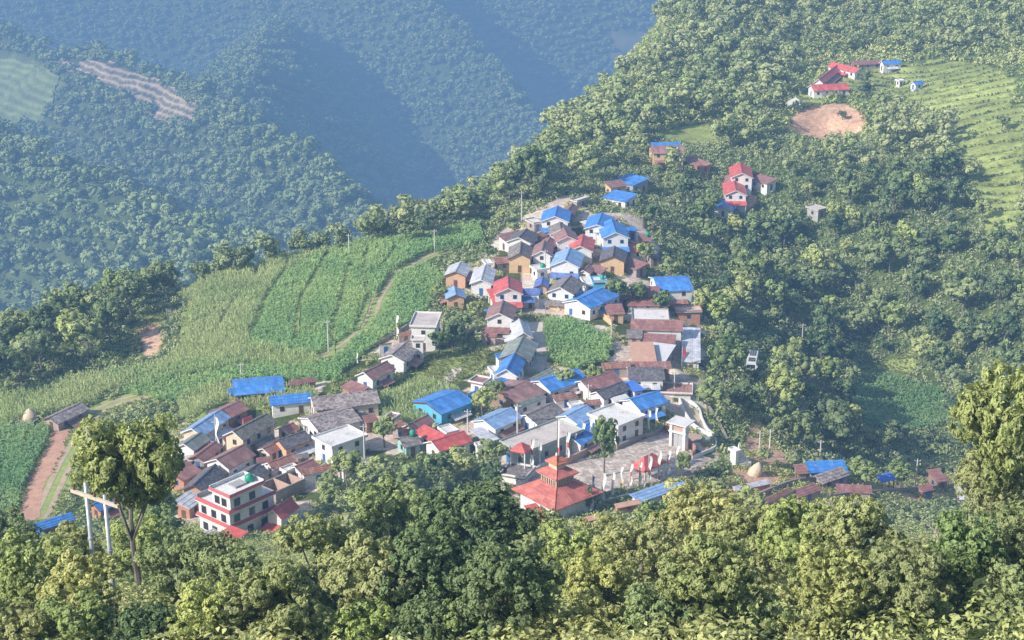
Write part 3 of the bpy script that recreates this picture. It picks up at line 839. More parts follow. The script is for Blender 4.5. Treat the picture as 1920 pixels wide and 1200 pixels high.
HL = [
# --- upper village
('A','g',(825,150),(840,93),(905,188),6.5,1.6,'blue','white','bright blue gabled house at the very top of the village',dict(porch=(2.0,'blue'))),
('A','g',(862,235),(850,172),(920,232),5,1.4,'grey','white','grey slate house directly in front of the topmost blue house',{}),
('A','g',(905,118),(935,75),(975,98),4,1.2,'brown','stone','small brown roofed house behind the topmost blue house',{}),
('A','f',(925,52),(1008,25),(935,70),2.2,0,'wconc','stone','long narrow pale slab shed above all village roofs',dict(cat='shed')),
('A','f',(632,178),(690,168),(645,208),2.5,0,'wconc','stone','small pale flat roofed shed left of the topmost blue house',dict(cat='shed')),
('A','g',(595,287),(640,238),(665,328),6,1.5,'dark','white','dark slate house at the upper left rim of the village',{}),
('A','s',(455,275),(560,250),(478,335),4.4,1.3,'brown','white','brown tin roofed house leaning on the dark slate rim house',{}),
('A','g',(598,388),(606,322),(665,438),6.2,1.6,'grey','ochre','grey roofed house with bright ochre mud walls',{}),
('A','g',(740,372),(755,314),(798,402),6.2,1.5,'brown','white','narrow brown roofed house right of the ochre one',{}),
('A','g',(905,280),(882,230),(836,312),6,1.5,'brown','white','red brown roofed house below the grey slate house',{}),
('A','g',(990,342),(1005,277),(1060,382),5.6,1.5,'red','white','small bright red gabled house in the upper village',{}),
('A','g',(890,432),(920,360),(972,482),6.4,1.8,'pale','white','large pale blue gabled house in the middle of the upper village',dict(porch=(2.2,'vio'))),
('A','g',(1215,252),(1188,178),(1287,278),8,1.7,'blue','white','largest blue gabled house of the upper village with blue porch',dict(porch=(2.5,'blue'))),
('A','g',(1098,204),(1125,138),(1188,196),6.4,1.3,'blue','white','blue roofed wing behind the largest blue house',{}),
('A','s',(1018,208),(1108,198),(1035,262),4,.5,'pale','white','low sky blue roof left of the largest blue house',{}),
('A','s',(1282,226),(1336,222),(1286,252),3.6,.5,'blue','violet','small blue lean-to right of the largest blue house',dict(cat='shed')),
('A','s',(1275,334),(1390,326),(1290,384),3.6,.9,'red','white','low red roofed house with long white wall at the upper right',{}),
('A','s',(1360,264),(1442,266),(1372,310),4.4,.8,'mar','brick','red brown hut with a green tank behind the low red house',dict(tank=True)),
('A','g',(1195,408),(1206,350),(1268,448),5.6,1.5,'dark','ochre','dark grey roofed house with ochre gable below the large blue one',{}),
('A','s',(1302,418),(1425,456),(1262,468),3.2,.9,'mar','stone','maroon tin roof right of the ochre gabled house',{}),
('A','s',(1075,466),(1166,486),(1052,502),3,.7,'brown','stone','small brown roof behind the turquoise house',{}),
('A','f',(1052,548),(1146,545),(1060,574),4.2,0,'wconc','cyan','turquoise walled cube house with white flat roof',dict(tank=True)),
('A','f',(985,552),(1048,548),(990,598),2.6,0,'wconc','white','white flat roofed annex left of the turquoise house',{}),
('A','g',(978,686),(1150,607),(1068,738),5.4,1.5,'blue','white','blue roofed house with white front above the village maize plot',{}),
('A','g',(862,606),(922,540),(938,660),6.6,1.7,'grey','white','grey slate house with tall white gable above the terrace wall',dict(porch=(2.2,'grey'))),
('A','g',(735,592),(746,545),(780,588),3,.8,'vio','orange','tiny violet blue roofed hut in the middle of the lane',{}),
('A','g',(525,612),(520,545),(606,642),7,1.6,'red','white','tall red roofed house with a red skirt roof',dict(porch=(2.2,'red'))),
('A','s',(384,622),(436,618),(382,712),4,1.2,'red','white','red lean-to on the left flank of the tall red house',dict(cat='shed')),
('A','s',(612,618),(728,620),(602,655),5.2,.9,'vio','white','upper tier of the blue porch house right of the red one',{}),
('A','s',(597,668),(700,672),(592,704),3,.7,'vio','white','lower blue porch roof right of the red house',dict(cat='porch',wallopen=True)),
('A','g',(468,772),(490,700),(548,812),6.4,1.6,'brown','white','brown roofed house with a blank white gable below the red house',{}),
('B','g',(1820,328),(1780,210),(1900,372),5,1.4,'silver','cream','narrow silver roofed house with cream gable in the lane',{}),
('B','g',(1738,530),(1812,385),(1885,590),6,1.6,'green','conc','long hall whose upper half is grey green sheet',dict(cat='hall')),
('B','g',(1655,690),(1737,532),(1768,748),6,1.6,'blue','white','long hall whose lower half is bright blue sheet',dict(cat='hall')),
('B','s',(1530,550),(1610,535),(1520,612),4,.7,'blue','white','small blue roof stuck to the left of the long hall',dict(cat='shed')),
('A','g',(185,507),(215,450),(254,528),5,1.2,'white','orange','upper of the two tin roofed huts left of the village',{}),
('A','g',(350,556),(374,475),(418,576),5,1.2,'silver','white','striped silver roofed house right of the upper tin hut',{}),
('A','g',(186,656),(177,608),(240,668),4.6,1.1,'pale','orange','lower tin roofed hut with orange walls left of the village',{}),
# --- right hand cluster
('A','g',(1475,553),(1668,545),(1488,634),7.5,1.6,'blue','white','two storey house with one large blue roof at the right rim',{}),
('A','g',(1325,608),(1482,607),(1325,664),5.6,1.4,'mar','white','maroon roofed house with ragged whitewashed wall',{}),
('A','s',(1285,668),(1545,668),(1280,726),3.2,.9,'mar','white','long low maroon roof under the whitewashed wall',{}),
('A','f',(1322,752),(1548,756),(1322,815),3,0,'wconc','stone','white stained flat roof between two maroon roofs',{}),
('A','s',(1320,815),(1640,824),(1312,880),5.6,1.2,'mar','white','widest maroon roof in the right hand cluster',{}),
('A','s',(1402,906),(1600,916),(1396,972),4,.9,'mar','white','maroon sheets crossed by white poles',dict(cat='shed')),
('A','s',(1305,962),(1453,962),(1310,1074),3.4,.8,'otarp','stone','pale orange tarpaulin stretched over a yard',dict(cat='tarpaulin',wallopen=True)),
('A','s',(1458,964),(1600,982),(1464,1078),3.4,.8,'wtarp','stone','white tarpaulin beside the orange one',dict(cat='tarpaulin',wallopen=True)),
('A','s',(1644,868),(1757,872),(1606,1062),4.4,1.2,'silver','white','long silver roofed house at the right end of the cluster',{}),
('A','s',(1310,1090),(1560,1087),(1310,1136),3,.6,'rust','brick','red and white striped low roof below the tarpaulins',dict(cat='shed')),
('C','g',(1235,112),(1458,112),(1230,192),4.8,1.3,'dark','white','dark slate house with long white wall below the striped roof',{}),
('A','s',(1140,720),(1252,716),(1116,782),3.2,.8,'mar','ochre','small maroon roof with ochre wall above the maize plot path',{}),
('A','f',(1590,738),(1750,734),(1600,768),2.8,0,'conc','brick','bare brick hut with concrete slab right of the maroon roofs',{}),
('C','s',(1030,78),(1222,64),(1005,122),3,.7,'rust','stone','rusty patched roof below the village maize plot',dict(cat='shed')),
('C','f',(1435,222),(1680,232),(1440,285),1.2,0,'rust','white','low rusty walled yard with white pillars',dict(cat='yard',openings=False)),
# --- left arm of the village
('B','f',(745,138),(1000,146),(705,258),6,0,'conc','white','flat roofed white house among trees above the left arm',{}),
('B','f',(702,374),(835,374),(692,410),5.5,0,'conc','white','white two storey house with small windows below the flat roofed one',{}),
('B','g',(512,550),(650,430),(605,640),5,1.3,'slate','white','mottled slate house between the white houses and the brown roof',{}),
('B','g',(240,725),(440,628),(352,792),5,1.4,'brown','white','brown roofed house with white gable on the left arm',{}),
('B','s',(385,455),(500,440),(395,478),2.6,.6,'rust','white','small rusty shed in the dirt yard of the left arm',dict(cat='shed')),
('B','s',(100,812),(278,880),(22,886),2.6,.7,'mar','mud','maroon shed under the white gabled house',dict(cat='shed')),
('B','g',(868,1030),(1150,924),(946,1162),4.8,1.2,'blue','cyan','solitary blue roofed house with turquoise gable wall',{}),
('B','f',(1268,828),(1350,772),(1402,852),2.8,0,'mar','white','brown flat roof edged in white above the blue hall',{}),
# --- middle rows
('C','s',(248,198),(340,168),(272,262),3.6,.8,'blue','white','blue lean-to at the foot of the long hall',dict(cat='shed')),
('C','s',(62,300),(232,224),(74,338),2.8,.6,'blue','white','narrow blue roof strip behind the grey green tree',dict(cat='shed')),
('C','g',(310,280),(482,210),(392,380),4.6,1.3,'brown','mud','brown tin roof with a dark round shadow',{}),
('C','g',(600,200),(836,125),(652,282),5,1.4,'blue','white','long blue roofed house with white gable in the middle row',{}),
('C','s',(512,188),(655,115),(560,225),4,.6,'green','white','grey green sheet roof behind the long blue one',{}),
('C','g',(895,202),(1098,140),(932,282),5,1.4,'mar','white','long maroon roofed house with white gable in the middle row',{}),
('C','s',(672,312),(830,284),(692,352),2.6,.6,'rust','white','rusty low roof in front of the long blue house',dict(cat='shed')),
('C','g',(1004,280),(1166,214),(1066,332),4.4,1.2,'dark','white','dark grey roof right of the long maroon roof',{}),
('C','s',(1182,216),(1260,200),(1226,286),3.4,.6,'btarp','white','blue tarpaulin roof at the end of the dark grey roof',dict(cat='shed')),
('C','g',(1250,336),(1426,283),(1302,416),5,1.4,'blue','white','blue roofed house with white terrace nearest the plaza gate',{}),
('C','f',(926,448),(1118,374),(1112,532),4.4,0,'wconc','white','square white stained flat roof above the plaza trees',{}),
('C','g',(782,452),(912,384),(852,522),4.2,1.2,'pale','white','striped blue roofed house beside the square flat roof',{}),
('C','g',(498,445),(672,368),(562,518),4.4,1.3,'grey','white','brownish slate house with white gable in the middle row',{}),
('C','g',(192,482),(366,404),(256,556),4.6,1.2,'pale','white','pale blue roofed house left of the brownish slate house',{}),
('C','s',(78,562),(160,535),(202,640),3,.7,'silver','stone','silver striped lean-to below the pale blue house',dict(cat='shed')),
('C','f',(302,642),(702,490),(522,692),4.0,0,'conc','gg','long concrete slab roof over grey green walls',{}),
('C','g',(800,590),(945,505),(892,655),4.6,1.4,'blue','white','blue gabled house behind the crown of the plaza tree',{}),
('C','s',(880,352),(1012,336),(902,388),2.8,.6,'rust','white','rusty white edged roof in the middle row',dict(cat='shed')),
# --- lower left village
('D','g',(555,100),(850,76),(562,178),3.6,1.0,'blue','mud','long bright blue shed at the edge of the maize',dict(cat='shed')),
('D','s',(497,142),(556,136),(490,180),2.6,.6,'blue','mud','low blue annex at the left end of the long blue shed',dict(cat='shed')),
('D','s',(915,86),(1085,58),(905,122),2.4,.6,'mar','mud','brown tin shed in the maize right of the long blue shed',dict(cat='shed')),
('D','s',(785,190),(1056,166),(796,250),4.2,.9,'blue','white','blue roofed house with white wall below the maize',{}),
('D','g',(1100,196),(1480,152),(1116,282),5.6,1.5,'slate','cream','largest mottled slate house with cream wall in the lower left village',{}),
('D','g',(1068,338),(1320,272),(1132,426),5,1.4,'slate','white','second mottled slate house in front of the cream walled one',{}),
('D','f',(1075,472),(1312,394),(1112,562),4.4,0,'wconc','white','white stained flat roof at the right end of the lower left village',{}),
('D','g',(448,286),(568,228),(514,336),4.4,1.1,'mar','mud','maroon roof adjoining the silver blue one',{}),
('D','g',(265,402),(430,292),(348,446),5,1.3,'pale','cream','silver blue roofed house at the upper left corner',{}),
('D','g',(206,510),(308,440),(262,564),5.4,1.2,'green','white','grey green roofed house with white gable at the left rim',{}),
('D','g',(548,420),(745,316),(632,474),7.8,1.5,'olive','cream','tall cream house with dark olive slate roof',{}),
('D','s',(596,345),(660,322),(590,368),3,.5,'red','brick','little red roof behind the tall olive roofed house',dict(cat='shed')),
('D','g',(872,402),(940,372),(906,426),3.6,.9,'mar','cream','small maroon roofed cream hut in the lower left village',{}),
('D','g',(856,482),(1036,420),(902,546),4.8,1.3,'dark','orange','dark roofed house with orange brown wall',{}),
('D','g',(692,514),(792,458),(736,538),4,1.0,'grey','mud','small grey brown roof beside the orange walled house',{}),
('D','g',(742,546),(812,514),(792,568),3.2,.8,'mar','cream','tiny maroon roofed hut with cream walls',{}),
('D','g',(432,612),(592,527),(512,682),5.6,1.5,'brown','white','broad brown roofed house in the centre of the lower left village',{}),
('D','g',(290,590),(402,505),(352,618),3.4,.9,'mar','stone','low maroon roof behind the broad brown one',{}),
('D','g',(92,690),(206,632),(172,770),4.4,1.2,'mar','brick','reddish brown roof at the left rim behind the slim tree',{}),
('D','g',(272,786),(402,664),(362,832),5,1.4,'dark','pink','dark slate roof with pinkish gable behind the white building',{}),
('D','g',(562,752),(696,655),(642,812),5,1.4,'dark','pink','dark slate roof touching the white three storey building',{}),
('D','g',(782,640),(942,582),(822,682),3.6,1.0,'rust','white','rust striped roof in the lower left village',{}),
('D','g',(962,668),(1070,622),(1002,692),3.4,.9,'mar','white','dull maroon roof right of the rust striped roof',{}),
('D','s',(1000,692),(1200,650),(992,736),3.2,.7,'rust','white','long rusty roof hidden behind tree tops',dict(cat='shed')),
('D','s',(130,906),(230,836),(180,990),4.2,.9,'silver','brick','silver sheet roof left of the white three storey building',{}),
('D','g',(812,960),(918,886),(870,1020),5.6,1.5,'red','white','red roofed house with white gable below the roofless house',dict(porch=(2.4,'red'))),
('D','s',(1415,326),(1500,310),(1420,376),3.2,.8,'mar','mud','maroon shed right of the second mottled slate house',dict(cat='shed')),
('D','f',(1550,346),(1612,306),(1582,374),3,0,'mar','white','white rimmed small brown flat roof',{}),
('I','g',(772,250),(922,175),(802,302),4.2,1.1,'brown','cream','brown roof with a blue edge behind the red pair',{}),
('I','s',(905,258),(1085,342),(842,335),4,1.0,'red','white','upper of the joined pair of red roofs',{}),
('I','g',(985,395),(1226,318),(1052,482),4.6,1.3,'red','white','lower and larger of the joined pair of red roofs',{}),
('I','f',(1018,288),(1122,262),(1092,334),3,0,'wconc','white','white slab behind the red pair',{}),
('I','s',(602,256),(690,216),(740,332),3,.8,'rust','stone','rusty roof left of the brown roof with blue edge',dict(cat='shed')),
('I','g',(700,372),(832,345),(742,452),4,1.1,'grey','teal','grey slate roof over a teal wall with green tank',dict(tank=True)),
('I','s',(1076,816),(1202,780),(1082,852),5.4,.8,'blue','white','small blue roof on a tall white wall among the dark trees',{}),
# --- small buildings squeezed into the gaps
('A','f',(662,478),(742,466),(684,506),2.8,0,'wconc','white','small white flat roof with green tank below the narrow brown house',dict(tank=True,cat='shed')),
('A','f',(356,440),(402,436),(362,466),2.4,0,'wconc','white','tiny white flat hut above the striped silver roof',dict(cat='shed')),
('A','s',(424,424),(522,412),(434,462),2.8,.6,'rust','stone','rusty stone shed left of the ochre walled grey house',dict(cat='shed')),
('A','g',(772,330),(790,290),(822,342),4.2,1,'mar','stone','thin maroon roof wedged above the narrow brown house',{}),
('A','s',(692,272),(742,252),(700,304),3,.6,'rust','stone','rusty shed between the dark slate rim house and the red brown one',dict(cat='shed')),
('A','s',(1400,380),(1468,374),(1406,424),3,.6,'grey','stone','grey roofed shed at the right end of the low red house',dict(cat='shed')),
('A','s',(372,752),(404,748),(378,800),3,.5,'blue','white','scrap of blue roof left of the brown blank gabled house',dict(cat='shed')),
('A','s',(382,866),(532,872),(386,902),2.2,.5,'mar','white','low maroon porch roof under the blank white gable',dict(cat='porch',wallopen=True)),
('A','s',(1288,882),(1388,886),(1290,932),2.8,.6,'grey','stone','grey clutter roof left of the maroon sheets',dict(cat='shed')),
('A','s',(1195,650),(1290,640),(1200,690),2.6,.5,'mar','stone','brown lean-to in front of the maroon whitewashed house',dict(cat='shed')),
('A','g',(1010,500),(1040,470),(1052,520),3.6,.9,'brown','white','little brown roof between the pale blue and the turquoise house',{}),
('A','s',(1180,150),(1240,165),(1195,185),3.2,.5,'rust','brick','rusty scrap roof behind the largest blue house',dict(cat='shed')),
('A','s',(985,190),(1020,180),(1000,230),2.6,.4,'wconc','stone','pale landing between the topmost blue and the largest blue house',dict(cat='shed')),
('C','f',(782,372),(872,356),(792,396),3,0,'wconc','white','white strip roof between the rusty and the striped blue roof',{}),
('C','s',(402,372),(602,300),(420,402),3,.5,'green','white','long grey green lean roof below the dark shadowed brown one',dict(cat='shed')),
('C','f',(110,660),(152,654),(116,684),2.4,0,'wconc','white','white box below the silver striped lean-to',dict(cat='shed')),
('C','s',(690,250),(830,225),(704,286),2.6,.5,'conc','white','grey concrete yard roof before the long blue house',dict(cat='shed')),
('C','s',(1090,330),(1200,300),(1100,366),2.6,.5,'wconc','white','pale patio roof right of the dark grey roof',dict(cat='shed')),
('D','s',(692,612),(780,600),(702,644),3,.6,'mar','white','low red brown roof beside the rust striped roof',dict(cat='shed')),
('D','f',(852,690),(940,656),(880,716),2.8,0,'wconc','white','white littered flat roof behind the roofless house',{}),
('D','s',(962,590),(1040,574),(972,622),3,.6,'grey','stone','dark scrap roof below the orange brown wall',dict(cat='shed')),
('D','s',(1230,642),(1400,600),(1268,700),3,.6,'silver','white','pale silver roof showing through the trees below the stained flat roof',{}),
('D','s',(132,602),(250,590),(142,642),3,.5,'conc','white','grey terrace in front of the grey green roofed house',dict(cat='terrace')),
('D','s',(282,1142),(402,1090),(312,1172),2,.4,'white','white','low white veranda roof at the foot of the three storey building',dict(cat='porch')),
('D','s',(455,470),(510,450),(470,500),3.4,.6,'mar','cream','small brown roof left of the tall olive roofed house',dict(cat='shed')),
('D','s',(975,360),(1045,335),(990,400),2.8,.6,'slate','stone','slate shed between the blue roofed house and the second slate house',dict(cat='shed')),
('B','f',(1462,690),(1532,680),(1470,740),3,0,'wconc','white','white annex left of the blue end of the long hall',dict(cat='shed')),
('B','s',(1420,332),(1560,350),(1430,372),2.6,.5,'mar','stone','low maroon roof above the cream gabled lane house',dict(cat='shed')),
('B','s',(560,350),(700,320),(580,380),2.4,.5,'rust','stone','pinkish rusty roof left of the flat roofed white house',dict(cat='shed')),
('I','s',(540,200),(600,190),(560,260),3,.6,'mar','stone','maroon roof behind the rusty one near the red pair',dict(cat='shed')),
# --- scattered houses on the ridge beyond
('E','g',(290,378),(410,376),(300,410),7,1.4,'brown','ochre','ochre walled house with brown roof on the far ridge',{}),
('E','s',(284,362),(408,360),(286,380),7.4,.8,'blue','white','blue roof strip rising behind the ochre walled ridge house',{}),
('E','s',(460,420),(550,455),(442,446),2.6,.8,'rust','mud','collapsed rusty roof right of the ochre walled ridge house',dict(cat='shed')),
('E','s',(190,498),(275,520),(155,535),4.6,1.0,'blue','conc','deep blue sheet roof of the upper pair on the ridge',{}),
('E','s',(125,570),(225,588),(95,605),4,.8,'blue','white','lower blue sheet roof of the pair on the ridge',{}),
('E','s',(75,535),(150,525),(92,562),4.2,.9,'brown','ochre','brown roofed ochre hut beside the two blue roofs',{}),
('E','g',(682,494),(674,455),(722,504),6.6,1.6,'red','white','rear one of the two tall red roofed houses',{}),
('E','g',(655,570),(645,525),(697,588),6.6,1.6,'red','white','front one of the two tall red roofed houses',dict(porch=(2.4,'red'))),
('E','g',(600,642),(614,612),(640,658),4,1.1,'blue','white','little blue roofed white hut below the red houses',{}),
('E','s',(760,502),(838,522),(758,534),3.4,.9,'mar','white','brick red roof right of the two tall red houses',{}),
('E','f',(960,645),(1000,636),(978,668),2.8,0,'conc','conc','grey hut half hidden in the trees',{}),
('E','g',(1024,80),(1098,22),(1054,90),5,1.6,'red','white','long school block whose red roof runs uphill',dict(cat='school building',name='school_building')),
('E','g',(1085,12),(1190,36),(1080,34),4.6,1.5,'red','white','rear school wing with dull red roof',dict(cat='school building',name='school_building')),
('E','g',(995,110),(1130,104),(988,136),5,1.6,'red','white','front school block with the long white wall',dict(cat='school building',name='school_building')),
('E','s',(1160,6),(1285,0),(1180,22),3.6,1.0,'mar','stone','faded brown roof beyond the school yard',{}),
('E','g',(1300,4),(1372,0),(1300,18),4.6,1.2,'blue','white','blue roofed white house at the top edge of the view',{}),
('E','g',(1434,96),(1468,92),(1432,112),3.6,1.0,'blue','white','tiny blue roofed hut near the curved terraces',{}),
('E','f',(1353,88),(1376,86),(1356,95),2.4,0,'wconc','white','tiny white cube between the school and the blue hut',{}),
# --- right bottom terrace
('G','s',(652,262),(868,252),(668,330),3.8,1.0,'blue','stone','bright blue roof of the terrace houses at the lower right',{}),
('G','s',(580,280),(645,276),(600,332),3,.8,'mar','mud','maroon roof left of the bright blue terrace roof',{}),
('G','s',(705,342),(856,292),(762,386),3,.9,'slate','stone','grey slate roof just below the bright blue terrace roof',{}),
('G','s',(1060,345),(1142,326),(1092,382),2.6,.6,'btarp','stone','crumpled blue tarpaulin among the terrace houses',dict(cat='tarpaulin',wallopen=True)),
('G','s',(1352,312),(1420,302),(1402,382),3.4,.9,'mar','mud','dark maroon roof near the pale pole',{}),
('G','s',(1302,406),(1372,390),(1322,442),2.8,.7,'mar','mud','low maroon roof at the foot of the pale pole',dict(cat='shed')),
('G','s',(1525,402),(1636,406),(1520,474),3,.6,'silver','stone','silver sheet roof next to the large right hand tree',{}),
('G','s',(232,408),(430,366),(252,432),1.6,.5,'silver','brick','low silver strip roof under the haystack',dict(cat='shed')),
('G','s',(395,490),(560,412),(335,552),1.8,.6,'rust','stone','rusty low roof on the lowest terrace',dict(cat='shed')),
('G','s',(572,432),(700,386),(602,474),2.2,.6,'mar','stone','brown low roof between the terrace walls',dict(cat='shed')),
('G','s',(832,392),(1030,402),(852,436),2.4,.6,'mar','stone','long brown low roof below the slate roof',dict(cat='shed')),
# --- far left
('F','s',(182,884),(386,820),(218,918),3.4,.8,'blue','mud','blue roofed shed at the left edge under the dirt path',dict(cat='shed')),
('F','s',(142,930),(210,912),(166,966),2.4,.6,'blue','mud','small blue annex below the left edge blue shed',dict(cat='shed')),
('F','g',(522,768),(642,718),(556,792),4,1.0,'blue','brick','blue roofed brick house right behind the electricity pole',{}),
('F','s',(624,940),(662,934),(630,974),2.6,.5,'blue','mud','scrap of blue roof right of the electricity pole',dict(cat='shed')),
('F','g',(282,292),(432,222),(330,328),3.2,1.1,'slate','stone','old thatched stone hut at the bend of the track',{}),
('K','s',(240,1042),(642,903),(420,1072),2.8,.5,'pale','white','long pale blue roof along the lower wall of the temple garden',{}),
]
for e in HL:
    ROOTS[e[9]] = house(*e[:10], **e[10])
# ------------------------------------------------------------------ foreground trees
tree_by_crown(NEAR[3], 240, 858, 100, 3.7, 'tall slim tree with yellow green crown rising behind the electricity pole', 'foreground trees on the slope')
FG = [  # px, py, crown radius in photo pixels, proto, label
 (60, 1075, 85, 1, 'leafy tree low in the left foreground beside the brown bank'),
 (335, 1062, 70, 1, 'grey green tree below the white three storey building'),
 (160, 1110, 80, 0, 'yellow green bushy tree at the foot of the electricity pole'),
 (430, 1085, 70, 1, 'grey green tree left of the bright yellow tree'),
 (590, 1025, 90, 0, 'bright yellow green tree left of centre in the foreground'),
 (700, 1060, 90, 0, 'second yellow green tree just right of the brightest one'),
 (520, 1100, 80, 0, 'yellow green tree at the lower edge under the red canopy'),
 (740, 955, 90, 1, 'grey green tree between the yellow tree and the dark tree'),
 (885, 960, 105, 2, 'largest shaded tree with darkened leaves left of the pagoda temple'),
 (800, 1050, 100, 2, 'shaded tree with darkened leaves under the largest dark tree'),
 (950, 1070, 95, 2, 'shaded tree with darkened leaves at the lower edge below the temple'),
 (1060, 1040, 70, 1, 'shaded green tree directly below the pagoda temple'),
 (1015, 1010, 58, 1, 'small green tree touching the lower corner of the temple'),
 (1150, 1015, 60, 4, 'green tree below the white garden wall'),
 (1235, 985, 55, 1, 'tree under the orange flat roof'),
 (282, 940, 48, 4, 'smaller crown filling the gap under the tall slim tree'),
 (305, 985, 42, 1, 'small bush hiding the foot of the tall slim tree'),
 (260, 1020, 60, 1, 'grey green tree just right of the electricity pole'),
 (400, 1040, 55, 4, 'leafy tree directly under the three storey building'),
 (20, 1010, 60, 1, 'bushy tree at the left edge under the blue shed'),
 (130, 1035, 60, 4, 'bushy tree between the blue shed and the electricity pole'),
 (1125, 1100, 80, 0, 'yellow green tree at the left end of the bright foreground row'),
 (1200, 1045, 85, 4, 'olive tree just left of the tallest foreground tree'),
 (1310, 985, 95, 4, 'tallest olive tree below the blue roof of the temple garden'),
 (1330, 1090, 90, 0, 'yellow tinted tree at the lower edge right of centre'),
 (1420, 1015, 85, 4, 'olive tree right of the tallest foreground tree'),
 (1500, 1020, 85, 1, 'green tree below the stone terraces'),
 (1560, 1090, 85, 4, 'olive tree at the lower edge under the stone terraces'),
 (1600, 1015, 85, 0, 'round yellowish tree below the terrace houses'),
 (1700, 1085, 85, 4, 'olive tree under the bare branches'),
 (1800, 1040, 85, 1, 'green tree left of the large right hand tree'),
 (1900, 800, 105, 4, 'large dark leaved tree at the right edge of the photo'),
 (1950, 880, 120, 4, 'very large leafy tree half cut by the right edge of the photo'),
 (1890, 960, 90, 4, 'leafy tree at the right edge under the large tree'),
 (1860, 905, 70, 4, 'shaded tree filling the gap under the large right hand tree'),
 (1935, 1010, 85, 4, 'dense tree at the foot of the large right hand tree'),
 (1900, 1110, 75, 1, 'low tree in the bottom right corner'),
]
for px, py, rp, k, lab in FG:
    tree_fit(NEAR[k], px, py + (38 if 480 < px < 1000 else 8), rp, lab, 'foreground trees on the slope')
bare_tree(345, 528, 0, None, 15, 'bare pinkish grey tree on the skyline left of the fields', 3, (.42, .34, .31))
bare_tree(1735, 1105, 0, 92, 6.5, 'pale bare tree among the foreground crowns at the right', 5, (.50, .44, .36))
bare_tree(1880, 1140, 0, 78, 4.2, 'tangle of bare white branches in the bottom right corner', 8, (.60, .57, .52))
bare_tree(320, 455 + 150, 0, None, 6, 'thin bare stem inside the left hand wood', 9, (.5, .46, .4))
k = 0
for px in range(-60, 2000, 105):
    tree_fit(NEAR[(0, 4, 1, 2, 1)[k % 5]], px + random.uniform(-25, 25), 1185 + random.uniform(-22, 30), 78,
             'tree of the lowest row along the bottom of the view', 'lowest row of foreground trees'); k += 1

